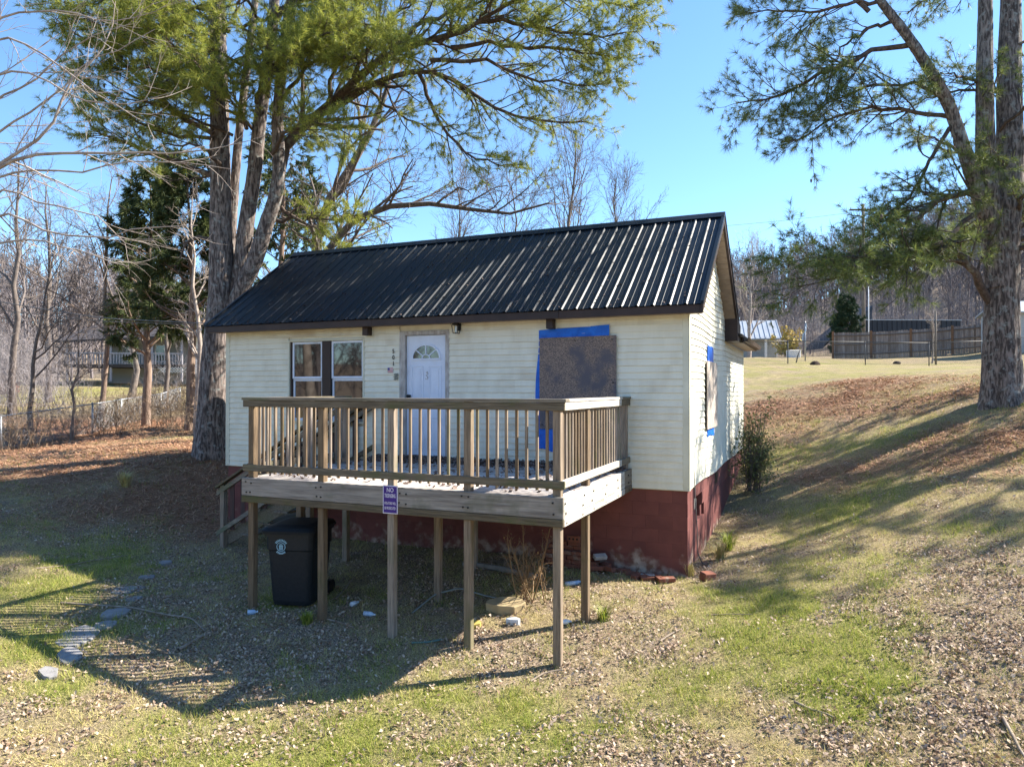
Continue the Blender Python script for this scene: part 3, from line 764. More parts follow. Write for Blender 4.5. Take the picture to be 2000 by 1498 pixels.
sheet('blue_tarp', 'strip of blue tarp behind the narrow board on the gable wall', 'tarp', 1.78, 2.52, -.80, .74, .018, 'tarp', .012, 5, 10, 20, .03, side=True)
sheet('weathered_board', 'weathered grey board covering the window in the gable wall', 'board', 1.55, 2.80, -.67, .47, .040, 'osb_side', .006, 4, 6, 8, 0, side=True, thick=.012)
mb = MB(); mb.tube([(.03, .30, -1.2), (.045, .32, -1.7), (.05, .45, -2.1), (.06, .40, -2.45), (.12, .55, -2.66), (.22, .75, -2.67)], .008, 6)
cb = mb.build('loose_cable', 'wire_dark', None, True, OFF); cb.location = HB; cb.rotation_euler = (0, 0, TH); tag(cb, 'thin loose cable hanging down the red foundation near the corner', 'cable')

# ---------------------------------------------------------------- deck (local x along the front from its right corner, y towards the house)
DB = Vector((.559, 7.8, ZC - 3.08)); DZ = (0, 0, 3.08)
DW, DD, DT = 4.59, 3.15, -1.195           # width, depth, floor level (zr)
def d2w(x, y, zr=0): return Vector((DB.x + x * CT - y * ST, DB.y + x * ST + y * CT, ZC + zr))
def dgl(x, y): p = d2w(x, y); return gz(p.x, p.y) - ZC
deck = thing('wooden_deck', 'raised weathered timber deck with railing on tall posts in front of the house', 'deck', DB, TH)
def dp(mb, name, m, parent=None): return mb.build(name, m, parent or deck, False, DZ)
# floor boards
floor_ = MB()
for q in range(5): floor_.box(-DW + .05 + q * 1.12, -DW + .088 + q * 1.12, .04, DD - .03, DT - .215, DT - .036)
floor_ = dp(floor_, 'joists', 'wood_y')
nb = 22; bw = (DD - .045) / nb
for q in range(nb):
    mb = MB(); mb.cbox(-DW + .0 + random.uniform(-.004, .004), -.042, .042 + q * bw, .042 + (q + 1) * bw - .007, DT - .035, DT + random.uniform(-.002, .001), .005); dp(mb, 'floor_board', 'deck_wood', floor_)
# rim boards
for z0, z1, e, m in ((DT - .235, DT + .002, 0, 'rim_wood'), (DT - .325, DT - .240, -.004, 'wood_x')):
    mb = MB(); mb.cbox(-DW, 0, e, .038, z0, z1, .004); dp(mb, 'rim_board', m)
for z0, z1, e in ((DT - .235, DT + .002, 0), (DT - .325, DT - .240, .004)):
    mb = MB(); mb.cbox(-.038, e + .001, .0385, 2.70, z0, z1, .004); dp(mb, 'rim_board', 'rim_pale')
    mb = MB(); mb.cbox(-.038, e - .002, 2.702, DD, z0, z1, .004); dp(mb, 'rim_board', 'wood_y')
    mb = MB(); mb.cbox(-DW - e, -DW + .038, .0385, DD, z0, z1, .004); dp(mb, 'rim_board', 'wood_y')
bolt = MB(); bolt.tube([(0, -.010, 0), (0, .004, 0)], .011, 8); bolt = dp(bolt, 'bolt_head', 'black_metal'); bolt.location = (-.12, 0, DT - .06)
for q, x in enumerate([-.12] + [a + e for a in (-1.2, -2.05, -3.3, -4.47) for e in (-.04, .04)]):
    for zz in (-.06, -.19):
        if q or zz < -.1: copy_obj(bolt, deck, (x + random.uniform(-.01, .01), 0, DT + zz + random.uniform(-.015, .015)))
for y in (.12, .75, 1.1, 1.7, 2.3, 2.9):
    for zz in (-.07, -.18, -.29): c_ = copy_obj(bolt, deck, (.001, y + random.uniform(-.06, .06), DT + zz)); c_.rotation_euler = (0, 0, R(90))
# posts: the front and side ones run from the ground to the rail
PS = .092
POSTS_F = [-.09, -1.199, -2.251, -3.309, -4.47]
RT = -.11                                  # top of the rail cap
def post(x, y, top, name='post', g=None, sz=PS):
    b = dgl(x, y) - .12
    mb = MB(); mb.cbox(x - sz / 2, x + sz / 2, y - sz / 2, y + sz / 2, b, top, .006); dp(mb, name, 'wood_z')
for x in POSTS_F: post(x, .089, RT - .038)
post(-.089, 1.10, RT - .038); mb = MB(); mb.cbox(-.135, -.043, DD - .166, DD - .074, DT - .3, RT - .038, .006); dp(mb, 'post', 'wood_z')
post(-DW + .089, 1.30, RT - .038); post(-DW + .089, 2.20, RT - .038)
for x, y in ((-2.2, 1.15), (-2.2, 2.25), (-DW + .12, 1.05)): post(x, y, DT - .22)
# railings: cap, upper and lower rails, balusters
def rail_run(ax, a, b, c, sgn, m):
    """ax 'x' or 'y': run from a to b at cross position c (outer face); sgn towards the outside"""
    for q, (z0, z1, o0, o1, nm) in enumerate(((RT - .038, RT, .02, -.115, 'rail_cap'), (RT - .13, RT - .040, .012, -.026, 'top_rail'), (DT + .09, DT + .18, .012, -.026, 'bottom_rail'))):
        lo, hi = sorted((c + sgn * o0, c + sgn * o1)); mb = MB(); e = .0 if q else .02
        if ax == 'x': mb.cbox(a - e, b + e, lo, hi, z0, z1, .005)
        else: mb.cbox(lo, hi, a - e * .5, b + e, z0, z1 - (.003 if q == 0 else 0), .005)
        dp(mb, nm, m if q else ('wood_x' if ax == 'x' else m))
rail_run('x', -DW, 0.01, .043 - .012, -1, 'wood_x')
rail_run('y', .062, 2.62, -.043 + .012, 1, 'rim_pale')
rail_run('y', 2.644, DD - .02, -.043 + .012, 1, 'wood_y')
rail_run('y', .062, 2.26, -DW + .043 - .012, -1, 'wood_y')
bal = MB(); bal.cbox(-.0155, .0155, -.0165, .0165, DT + .06, RT - .055, .004)
bal = dp(bal, 'baluster', 'wood_z')
def bal_at(x, y, first=[True]):
    global bal
    if first[0]: first[0] = False; o = bal
    else: o = copy_obj(bal, deck)
    o.location = (x, y, 0); o.rotation_euler = (0, 0, random.uniform(-.03, .03))
for (a, b, n) in ((-.09, -1.199, 8), (-1.199, -2.251, 7), (-2.251, -3.309, 7), (-3.309, -4.47, 8)):
    for q in range(n): bal_at(a + (b - a) * (q + 1) / (n + 1) + random.uniform(-.006, .006), .077)
for (a, b, n) in ((.09, 1.10, 8), (1.10, DD - .12, 14)):
    for q in range(n): bal_at(-.077, a + (b - a) * (q + 1) / (n + 1))
for (a, b, n) in ((.09, 1.30, 9), (1.30, 2.20, 6)):
    for q in range(n): bal_at(-DW + .077, a + (b - a) * (q + 1) / (n + 1))
# stairs down to the left
stairs = MB(); S0, SL = -DW - .005, 2.62
sg = dgl(S0 - SL, 2.6) - .02; drop = DT - sg; ns = 7; rise, run = drop / ns, SL / ns
for y in (2.24, 3.10):
    stairs.prism([(S0, DT - .03), (S0, DT - .32), (S0 - SL + .15, sg), (S0 - SL - .02, sg), (S0 - SL - .02, sg + .12)], 'y', y, y + .038)
stairs = dp(stairs, 'stairs', 'wood_y')
for q in range(ns - 1):
    z = DT - (q + 1) * rise
    for e in (0, .145):
        mb = MB(); mb.cbox(S0 - q * run - e - .14, S0 - q * run - e, 2.21, 3.14, z - .036, z, .005); dp(mb, 'tread', 'wood_y', stairs)
for y in (2.20, 3.10):
    xe = S0 - SL + .08
    bz = dgl(xe, y)
    mb = MB(); mb.cbox(xe - .045, xe + .045, y - .045, y + .045, bz - .1, bz + 1.10, .006); dp(mb, 'stair_post', 'wood_z', stairs)
    sl = (RT - .1 - (bz + 1.12)) / (S0 + .02 - xe)
    for zo, h, nm, w_ in ((0, .04, 'handrail', .06), (-.09, .085, 'stair_rail', .02), (-.80, .085, 'stair_rail', .02)):
        x0, x1 = xe - .12, S0 + .03
        z0, z1 = bz + 1.14 + zo - .12 * sl, RT - .05 + zo
        mb = MB(); mb.prism([(x0, z0), (x1, z1), (x1, z1 - h), (x0, z0 - h)], 'y', y - w_ - .03, y + w_ - .02); dp(mb, nm, 'wood_x', stairs)
    for q in range(9):
        x = xe + .2 + q * .245; zt = bz + 1.10 + sl * (x - xe)
        mb = MB(); mb.cbox(x - .05, x + .05, y - .019 + .01, y + .010, zt - .90, zt - .05, .004); dp(mb, 'stair_picket', 'stair_red', stairs)

# warning sign on the rim board
sgn_x, sgn_z = -2.22, -1.345
sign = thing('warning_sign', 'purple no trespassing sign with white lettering hung on the deck rim', 'sign', d2w(sgn_x, -.006, sgn_z), TH)
SW, SH = .106, .172
mb = MB(); mb.cbox(-SW, SW, -.004, .002, -SH, SH, .001); lp(mb, 'sign_plate', 'sign_white', sign)
mb = MB(); mb.box(-SW + .012, SW - .012, -.0065, -.0042, -SH + .012, SH - .012); lp(mb, 'sign_panel', 'purple', sign)
for body, s_, zz, sx in (('NO', .075, .115, .85), ('TRESPASSING', .066, .045, .40), ('VIOLATORS WILL', .046, -.045, .46), ('BE PROSECUTED', .046, -.105, .46)):
    text_mesh(body, s_, 'lettering', 'sign_white', sign, (0, -.0075, zz), (R(90), 0, 0), .0008, sx)

# trash cart under the deck
bp_ = at(578, 1183)
bin_ = thing('trash_cart', 'black wheeled trash cart with a closed lid standing under the deck', 'trash can', (bp_.x, bp_.y + .22, bp_.z - .01), R(-8))
def loft(rings):
    mb = MB(); n = len(rings[0])
    vs = [p for r_ in rings for p in r_]; fs = [tuple(reversed(range(n)))]
    for k_ in range(len(rings) - 1):
        for j in range(n): fs.append((k_ * n + j, k_ * n + (j + 1) % n, (k_ + 1) * n + (j + 1) % n, (k_ + 1) * n + j))
    fs.append(tuple((len(rings) - 1) * n + j for j in range(n))); mb.add(vs, fs); return mb
def rrect(hx, hy, r, z, cy=0, tilt=0):
    pts = []
    for (sx, sy, a0_) in ((1, 1, 0), (-1, 1, 90), (-1, -1, 180), (1, -1, 270)):
        for q in range(5):
            a = R(a0_ + q * 22.5); x = sx * (hx - r) + r * math.cos(a); y = sy * (hy - r) + r * math.sin(a)
            pts.append((x, y + cy, z + tilt * y))
    return pts
loft([rrect(.26, .29, .06, .04), rrect(.275, .31, .07, .10), rrect(.315, .36, .08, .78), rrect(.33, .375, .08, .80), rrect(.33, .38, .08, .98), rrect(.355, .405, .08, .985), rrect(.355, .405, .08, 1.02)]).build('cart_body', 'bin', bin_)
lid = loft([rrect(.375, .43, .08, 1.022, -.01), rrect(.38, .44, .09, 1.06, -.01), rrect(.35, .40, .10, 1.10, -.0), rrect(.24, .28, .10, 1.125, 0)]).build('lid', 'bin', bin_)
mb = MB(); mb.tube([(-.22, .47, 1.0), (.22, .47, 1.0)], .016, 8); mb.box(-.24, -.2, .36, .48, .98, 1.015); mb.box(.2, .24, .36, .48, .98, 1.015); mb.build('handle', 'bin', bin_)
for sx in (-1, 1):
    mb = MB(); mb.tube([(sx * .27, .33, .12), (sx * .33, .33, .12)], .12, 16); mb.build('wheel', 'black_metal', bin_)
em_ = MB(); c0 = Vector((-.10, -.378, .845))
def dot(mb, x, z, w_, h_, a=0):
    c_, s_ = math.cos(a), math.sin(a)
    q = [(-w_, -h_), (w_, -h_), (w_, h_), (-w_, h_)]
    pts = [(c0.x + x + u * c_ - v * s_, c0.z + z + u * s_ + v * c_) for u, v in q]
    mb.prism(pts, 'y', c0.y - .006, c0.y + .003)
for q in range(24):
    a = 2 * math.pi * q / 24; dot(em_, .058 * math.cos(a), .058 * math.sin(a), .007, .004, a + math.pi / 2)
for q in range(9):
    a = R(35 + q * 13.5); dot(em_, .088 * math.cos(a), .088 * math.sin(a), .006, .013, a - math.pi / 2)
for q in range(7):
    a = R(232 + q * 12.5); dot(em_, .088 * math.cos(a), .088 * math.sin(a), .006, .012, a - math.pi / 2)
for x, z, w_, h_ in ((0, .012, .03, .006), (0, .03, .02, .005), (-.02, -.012, .006, .014), (0, -.012, .006, .02), (.02, -.012, .006, .014), (0, -.036, .026, .005)): dot(em_, x, z, w_, h_)
em_.build('printed_emblem', 'bin_print', bin_)

# dead leaves drifted on the deck against the wall
def leaf_mesh(name, X, Y, Z, size, rg, tilt=.5, curl=.35):
    n = len(X); a = rg.uniform(0, 2 * math.pi, n); s = size * rg.uniform(.45, 1.5, n)
    u = np.stack((np.cos(a), np.sin(a), rg.normal(0, tilt, n)), -1); u /= np.linalg.norm(u, axis=1)[:, None]
    w = np.stack((-np.sin(a), np.cos(a), rg.normal(0, tilt, n)), -1); w /= np.linalg.norm(w, axis=1)[:, None]
    up = np.cross(u, w); c = np.stack((X, Y, Z), -1)
    k = rg.uniform(.2, 1, n)[:, None] * curl
    s = s[:, None]
    v = np.stack((c - u * s, c - w * s * .55 + up * s * k, c + u * s + up * s * k * .4, c + w * s * .55 + up * s * k * rg.uniform(-.6, 1, n)[:, None]), 1).reshape(-1, 3)
    b = np.arange(n) * 4
    return mesh_np(name, v, [np.concatenate((np.stack((b, b + 1, b + 2), -1), np.stack((b, b + 2, b + 3), -1)))])
rg = np.random.default_rng(21)
n = 4200; lx_ = -rg.uniform(0.05, DW - .05, n); ly_ = DD - .02 - np.abs(rg.normal(0, .32, n)); ly_ = np.where(rg.random(n) < .16, rg.uniform(.15, DD, n), ly_)
ok = ly_ > .1
lx_, ly_ = lx_[ok], ly_[ok]
lz_ = DT + 3.08 + .012 + rg.uniform(0, .07, len(lx_)) * np.exp(-(DD - ly_) / .25)
o = link('leaf_drift', leaf_mesh('leaf_drift', lx_, ly_, lz_, .032, rg), 'leaf_dark'); o.location = DB; o.rotation_euler = (0, 0, TH)
tag(o, 'dark dead leaves drifted over the deck boards against the wall', 'leaves', kind='stuff')

# ---------------------------------------------------------------- branching helpers (vectorised)
def unit(v): return v / np.maximum(np.linalg.norm(v, axis=-1, keepdims=True), 1e-9)
def resample(pts, k, jitter=0.0, rg=None):
    pts = np.asarray(pts, float)
    s = np.concatenate(([0], np.cumsum(np.linalg.norm(np.diff(pts, axis=0), axis=1))))
    fine = np.linspace(0, s[-1], 60); q = np.stack([np.interp(fine, s, pts[:, i]) for i in range(3)], -1)
    for _ in range(5): q[1:-1] = .25 * q[:-2] + .5 * q[1:-1] + .25 * q[2:]
    s2 = np.concatenate(([0], np.cumsum(np.linalg.norm(np.diff(q, axis=0), axis=1)))); f = np.linspace(0, s2[-1], k)
    out = np.stack([np.interp(f, s2, q[:, i]) for i in range(3)], -1)
    if jitter and rg is not None: out[1:-1] += rg.normal(0, jitter, (k - 2, 3))
    return out
def spawn(rg, Pp, Rp, n, t0, t1, ang, length, k, up=0.0, wander=.15, rf=.55, rmin=.004, flat=1.0, tip=.35, lenfall=.5, updir=None):
    """grow n side branches from every parent polyline (B,k,3); returns polylines and radii"""
    B, kp = Pp.shape[:2]
    idx = np.repeat(np.arange(B), n); m = len(idx)
    t = t0 + (t1 - t0) * ((np.tile(np.arange(n), B) + rg.random(m)) / n)
    f = t * (kp - 1.001); i = f.astype(int); fr = (f - i)[:, None]
    pos = Pp[idx, i] * (1 - fr) + Pp[idx, i + 1] * fr
    tan = unit(Pp[idx, i + 1] - Pp[idx, i])
    rad = Rp[idx, i] * (1 - fr[:, 0]) + Rp[idx, i + 1] * fr[:, 0]
    pr = rg.normal(size=(m, 3)); pr[:, 2] *= flat
    pr = unit(pr - tan * (pr * tan).sum(-1, keepdims=True))
    a = rg.uniform(ang[0], ang[1], m)[:, None]
    d = unit(np.cos(a) * tan + np.sin(a) * pr)
    L = length * rg.uniform(.55, 1.2, m) * (1 - lenfall * (t - t0) / max(t1 - t0, 1e-6))
    Q = np.empty((m, k, 3)); Q[:, 0] = pos; step = (L / (k - 1))[:, None]
    for j in range(1, k):
        d = unit(d + rg.normal(0, wander, (m, 3)) + np.array([0, 0, up]))
        Q[:, j] = Q[:, j - 1] + d * step
    r0 = np.maximum(np.minimum(rad * rf, rad * .9) * rg.uniform(.75, 1.1, m), rmin)
    Rr = r0[:, None] * np.linspace(1, tip, k)[None, :]
    return Q, Rr
def tubes(groups):
    """groups: (P (B,k,3), R (B,k), sides) -> vertices and quads"""
    Vs, Fs, base = [], [], 0
    for Pp, Rr, n in groups:
        B, k = Pp.shape[:2]
        if B == 0: continue
        T = np.empty_like(Pp); T[:, 1:-1] = Pp[:, 2:] - Pp[:, :-2]; T[:, 0] = Pp[:, 1] - Pp[:, 0]; T[:, -1] = Pp[:, -1] - Pp[:, -2]; T = unit(T)
        mean = np.abs(unit(Pp[:, -1] - Pp[:, 0])); ref = np.eye(3)[np.argmin(mean, 1)][:, None, :]
        U = unit(np.cross(T, np.broadcast_to(ref, T.shape))); W = np.cross(T, U)
        a = 2 * np.pi * np.arange(n) / n
        R3 = Rr[:, :, None, None] if Rr.ndim == 2 else Rr[..., None]
        ring = Pp[:, :, None, :] + R3 * (U[:, :, None, :] * np.cos(a)[None, None, :, None] + W[:, :, None, :] * np.sin(a)[None, None, :, None])
        Vs.append(ring.reshape(-1, 3))
        b = base + (np.arange(B)[:, None, None] * k + np.arange(k - 1)[None, :, None]) * n
        j = np.arange(n)[None, None, :]; j2 = (j + 1) % n
        Fs.append(np.stack((b + j, b + j2, b + n + j2, b + n + j), -1).reshape(-1, 4))
        base += B * k * n
    return np.concatenate(Vs), np.concatenate(Fs)
def ribbons(groups):
    """flat tapering twigs, one triangle each"""
    Vs = []
    for Pp, Rr in groups:
        a, b = Pp[:, 0], Pp[:, -1]; sd = unit(np.cross(b - a, RNG.normal(size=a.shape))) * Rr[:, :1] * 1.3
        Vs.append(np.stack((a - sd, a + sd, b), 1).reshape(-1, 3))
    v = np.concatenate(Vs); return v, np.arange(len(v)).reshape(-1, 3)
def tube_obj(name, groups, m, parent, smooth=True, flat=()):
    v, f = tubes(groups); fs = [f]
    if flat:
        v3, f3 = ribbons(flat); fs.append(f3 + len(v)); v = np.concatenate((v, v3))
    return link(name, mesh_np(name, v, fs), m, parent, smooth)

def needles(rg, pos, dirs, M, L, w, spread=(.25, 1.5), back=.10, droop=.10):
    """bursts of M thin needles at each pos pointing round dirs"""
    n = len(pos); dirs = unit(dirs)
    ref = np.where(np.abs(dirs[:, 2:3]) < .8, np.array([[0, 0, 1.]]), np.array([[1., 0, 0]]))
    u = unit(np.cross(dirs, ref)); v = np.cross(dirs, u)
    a = rg.uniform(spread[0], spread[1], (n, M, 1)); b = rg.uniform(0, 2 * np.pi, (n, M, 1))
    d = np.cos(a) * dirs[:, None] + np.sin(a) * (np.cos(b) * u[:, None] + np.sin(b) * v[:, None])
    p0 = pos[:, None] - dirs[:, None] * rg.uniform(0, back, (n, M, 1))
    ln = L * rg.uniform(.65, 1.1, (n, M, 1)) * rg.uniform(.65, 1.2, (n, 1, 1))
    tip = p0 + d * ln + np.array([0, 0, -droop]) * ln
    s = unit(np.cross(d, rg.normal(size=(n, M, 3)))) * w * .5
    V = np.stack((p0 - s, p0 + s, tip), 2).reshape(-1, 3)
    return V, np.arange(len(V)).reshape(-1, 3)
def bare_tree(name, label, base, height, spread, seed, trunk_r=.12, trunk=None, mat_='bare_bark', n1=9, n2=6, n3=6, n4=4, up=.06, group='bare trees', lean=(0, 0), k4=True, ang=(.45, .95), t0=.25):
    rg = np.random.default_rng(seed)
    base = np.array(base, float)
    root = thing(name, label, 'tree', tuple(base), 0, group)
    if trunk is None:
        k = 9; t = np.linspace(0, 1, k)[:, None]
        trunk = np.array([lean[0], lean[1], 1.0]) * height * t + np.cumsum(rg.normal(0, height * .012, (k, 3)) * np.array([1, 1, 0]), 0)
        trunk[0] = (0, 0, -.2)
    else: trunk = resample(np.asarray(trunk) - base, 12)
    kt = len(trunk)
    T = trunk[None]; Rt = trunk_r * (np.linspace(1, .12, kt) ** .9)[None]
    Rt[:, 0] *= 1.35
    g1 = spawn(rg, T, Rt, n1, t0, .98, ang, spread, 7, up, .14, .55, .012, lenfall=.55)
    g2 = spawn(rg, *g1, n2, .15, .98, (.4, .9), spread * .5, 5, up * .8, .16, .6, .008)
    g3 = spawn(rg, *g2, n3, .15, 1.0, (.35, .9), spread * .25, 4, up * .5, .18, .6, .006)
    gs, fl = [g3 + (3,)], ()
    if k4:
        g4 = spawn(rg, *g3, n4, .2, 1.0, (.3, .9), spread * .13, 3, up * .3, .2, .7, .0045); fl = (g4,)
    tube_obj('trunk', [(T, Rt, 9)], mat_, root)
    tube_obj('crown', [g1 + (5,), g2 + (4,)] + gs, mat_, root, flat=fl)
    return root

# ---------------------------------------------------------------- pines
def pine(name, label, base, stems, limbs, seed, nl=.17, nw=.0085, needle_mat='needles', upper=None, tuft_m=30, dens=1.0, dead=()):
    rg = np.random.default_rng(seed); base = np.array(base, float)
    root = thing(name, label, 'tree', tuple(base), 0, 'pine trees')
    for pts, r0, r1 in stems:
        K, NS = 90, 36
        p = resample(np.array(pts) - base, K)[None]; rr = np.linspace(r0, r1, K)
        if np.linalg.norm(p[0, 0]) < .6: rr = rr * (1 + .42 * np.exp(-np.arange(K) / 3.2))       # root flare
        a = 2 * np.pi * np.arange(NS) / NS; zz = p[0, :, 2][:, None]
        fl = np.exp(-np.arange(K) / 4.0)[:, None] * (np.linalg.norm(p[0, 0]) < .6)
        rid = fnoise(np.cos(a)[None] * 4.2 + zz * .35 + 9, np.sin(a)[None] * 4.2 + zz * .9 + 31 + seed, 1.0, seed) - .5      # ridged plates
        rr3 = rr[:, None] * (1 + .20 * rid + .13 * fl * np.sin(a * 5 + 1)[None]) + rg.normal(0, .003, (K, NS))
        tube_obj('trunk', [(p, rr3[None], NS)], 'pine_bark', root)
    LP = np.stack([resample(np.array(q[0]) - base, 14, .03, rg) for q in limbs]); LR = np.stack([np.linspace(q[1], q[1] * .22, 14) for q in limbs])
    groups = [(LP, LR, 8)]
    allp, alld = [], []
    lens = np.linalg.norm(LP[:, -1] - LP[:, 0], axis=1)
    for i in range(len(limbs)):
        nb_ = int(max(7, lens[i] * 5.2) * dens * limbs[i][2])
        s2 = spawn(rg, LP[i:i + 1], LR[i:i + 1], nb_, .22, 1.0, (.35, 1.05), min(1.7, .55 + lens[i] * .22), 6, .03, .13, .5, .007, flat=.65, lenfall=.45)
        s3 = spawn(rg, *s2, 5, .2, 1.0, (.3, .95), .5, 3, .05, .14, .6, .0045, flat=.7, lenfall=.3)
        groups += [s2 + (4,), s3 + (3,)]
        for Q in (s2[0], s3[0]):
            allp.append(Q[:, -1]); alld.append(Q[:, -1] - Q[:, -2])
        Q = s3[0]; allp.append(Q[:, 1]); alld.append(Q[:, 1] - Q[:, 0])
        allp.append(LP[i, -1:]); alld.append(LP[i, -1:] - LP[i, -2:-1])
    if dead:
        DP = np.stack([resample(np.array(q[0]) - base, 10, .03, rg) for q in dead]); DR = np.stack([np.linspace(q[1], q[1] * .3, 10) for q in dead])
        ds = spawn(rg, DP, DR, 5, .3, 1, (.4, 1.0), .6, 4, 0, .2, .6, .005); groups += [(DP, DR, 7), ds + (3,)]
    tube_obj('branches', groups, 'limb_bark', root)
    pos, dr = np.concatenate(allp), np.concatenate(alld)
    cn = pos[rg.integers(0, len(pos), 130)] + rg.normal(0, .03, (130, 3)); cp_ = np.stack([cn + np.array([0, 0, dz]) for dz in (.0, -.02, -.055, -.09)], 1)      # cones
    o = tube_obj('cones', [(cp_, np.tile([.006, .026, .022, .004], (130, 1)), 5)], 'limb_bark', root); o['kind'] = 'stuff'
    keep = rg.random(len(pos)) > .12; pos, dr = pos[keep], dr[keep]
    v, f = needles(rg, pos, dr, tuft_m, nl, nw)
    link('needles', mesh_np('needles', v, [f]), needle_mat, root)
    return root
def PX(d, *pts):
    """photo pixels (and an optional own depth) to world points"""
    return [P(p[0], p[1], p[2] if len(p) > 2 else d) for p in pts]

b0 = at(1955, 778); d0 = 16.0; b0 = Vector((ray(1958, d0), d0, gz(ray(1958, d0), d0)))
def up_limbs(rg, x, y, z0, z1, n, ln, r, sgn=None):
    out = []
    for i in range(n):
        z = z0 + (z1 - z0) * (i + .5) / n; a = i * 2.4 + rg.uniform(-.5, .5); l = ln * rg.uniform(.7, 1.1) * (1 - .45 * i / n)
        c, s = math.cos(a), math.sin(a)
        out.append(([(x, y, z), (x + c * l * .35, y + s * l * .35, z + l * .12), (x + c * l * .7, y + s * l * .7, z + l * .16), (x + c * l, y + s * l, z + l * .12)], r, .8))
    return out
rgp = np.random.default_rng(55)
xr, zr_top = b0.x, P(1976, 0, 16)[2]
limbs_r = [
    (PX(16, (1962, 396), (1924, 380, 15.8), (1861, 378, 15.5), (1805, 414, 15.2), (1738, 452, 15), (1686, 487, 14.8)), .085, 1.0),
    (PX(16, (1935, 590), (1920, 563, 15.9), (1888, 514, 15.6), (1858, 478, 15.4), (1822, 455, 15.2), (1796, 446, 15), (1740, 455, 14.8)), .10, .9),
    (PX(15.6, (1857, 249), (1819, 305), (1787, 372), (1773, 396), (1738, 421), (1696, 438)), .05, .7),
    (PX(15.5, (1790, 84), (1721, 91), (1650, 123), (1598, 147), (1545, 175), (1496, 196), (1440, 200)), .065, 1.2),
    (PX(15.5, (1749, 39), (1703, 49), (1650, 88), (1615, 133)), .045, 1.0),
    (PX(15.3, (1720, 0), (1650, 7), (1580, 21), (1510, 17), (1465, 24)), .045, 1.2),
    (PX(15.6, (1870, 230), (1756, 210), (1685, 207), (1633, 228), (1580, 259), (1528, 277)), .055, 1.3),
    (PX(15.6, (1850, 190), (1780, 160), (1700, 170), (1640, 190), (1560, 230)), .045, 1.2),
    (PX(16.6, (1927, 330), (1880, 300), (1830, 270, 17), (1780, 250, 17.4)), .05, 1.0),
    (PX(15.8, (1924, 400), (1850, 470, 15.2), (1760, 500, 14.8), (1650, 500, 14.4), (1540, 515, 14.2)), .06, 1.2),
    (PX(15.8, (1940, 450), (1800, 500, 15), (1700, 520, 14.6), (1620, 545, 14.3), (1560, 560, 14.2)), .05, 1.1),
    (PX(16.5, (1976, 200), (1930, 160, 16), (1880, 150, 15.5), (1840, 140, 15)), .05, .9),
    (PX(16, (1976, 330), (1950, 300, 15.4), (1930, 310, 15), (1900, 330, 14.8)), .05, .9),
    (PX(16, (1985, 420), (2000, 380, 15.2), (2040, 370, 14.8), (2080, 380, 14.4)), .05, 1.0),
    (PX(16, (1985, 280), (2050, 240, 15.4), (2120, 230, 15)), .06, 1.0),
    (PX(15.3, (1700, 20), (1640, -40), (1560, -60), (1480, -40)), .05, 1.2),
    (PX(15.3, (1740, -20), (1700, -90), (1620, -120), (1520, -100)), .05, 1.2),
]
for q in range(5):          # foliage all round the upper stems
    a = q * 2.39; py = 60 + 390 * (q + .5) / 5; l = rgp.uniform(1.8, 3.2); st = P(1955, py, 16.0)
    en = st + np.array([math.cos(a) * l, math.sin(a) * l, rgp.uniform(-.1, .7)]); limbs_r.append(([st, st * .5 + en * .5 + [0, 0, .25], en], .04, .9))
for q in range(5):           # low limbs on the far and right sides
    a = -1.0 + q * .55; l = rgp.uniform(2.5, 4); st = P(1962, 500 - q * 22, 16.1); en = st + np.array([math.cos(a) * l, math.sin(a) * l, rgp.uniform(-.3, .5)]); limbs_r.append(([st, st * .5 + en * .5 + [0, 0, .4], en], .06, 1.2))
limbs_r += up_limbs(rgp, xr + .15, 16.1, zr_top, zr_top + 5.5, 12, 3.6, .06)
stems_r = [
    ([b0 + Vector((0, 0, -.3)), P(1956, 700, 16), P(1958, 560, 16), P(1964, 430, 16), P(1976, 330, 16), P(1974, 180, 16.1), P(1978, 0, 16.2), P(1985, -400, 16.3), P(1990, -640, 16.4)], 0.385, .06),
    ([P(1950, 560, 15.95), P(1938, 430, 15.9), P(1927, 330, 15.85), P(1926, 180, 15.8), P(1928, 0, 15.8), P(1935, -380, 15.8)], 0.25, .06),
    ([P(1938, 450, 15.85), P(1910, 370, 15.7), P(1888, 300, 15.6), P(1856, 200, 15.5), P(1808, 116, 15.4), P(1770, 60, 15.3), P(1722, 0, 15.3), P(1660, -120, 15.2)], .17, .06),
]
pine('pine_tree', 'big pine with forked trunk standing on the slope at the right edge', b0, stems_r, limbs_r, 101, nl=.20, needle_mat='needles_dark', tuft_m=34, dens=1.2, nw=.0075)

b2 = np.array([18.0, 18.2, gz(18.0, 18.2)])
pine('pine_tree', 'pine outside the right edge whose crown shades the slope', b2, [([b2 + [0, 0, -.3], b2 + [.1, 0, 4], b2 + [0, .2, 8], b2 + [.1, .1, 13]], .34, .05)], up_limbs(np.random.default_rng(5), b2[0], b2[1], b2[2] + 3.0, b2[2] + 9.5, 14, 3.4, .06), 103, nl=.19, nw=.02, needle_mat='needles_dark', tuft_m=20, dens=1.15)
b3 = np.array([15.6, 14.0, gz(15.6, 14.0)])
pine('pine_tree', 'smaller pine outside the right edge nearer the camera', b3, [([b3 + [0, 0, -.3], b3 + [.1, 0, 3], b3 + [0, .2, 6], b3 + [.1, .1, 9]], .26, .05)], up_limbs(np.random.default_rng(6), b3[0], b3[1], b3[2] + 4.0, b3[2] + 8.2, 12, 2.9, .05), 104, nl=.19, nw=.02, needle_mat='needles_dark', tuft_m=18, dens=1.1)
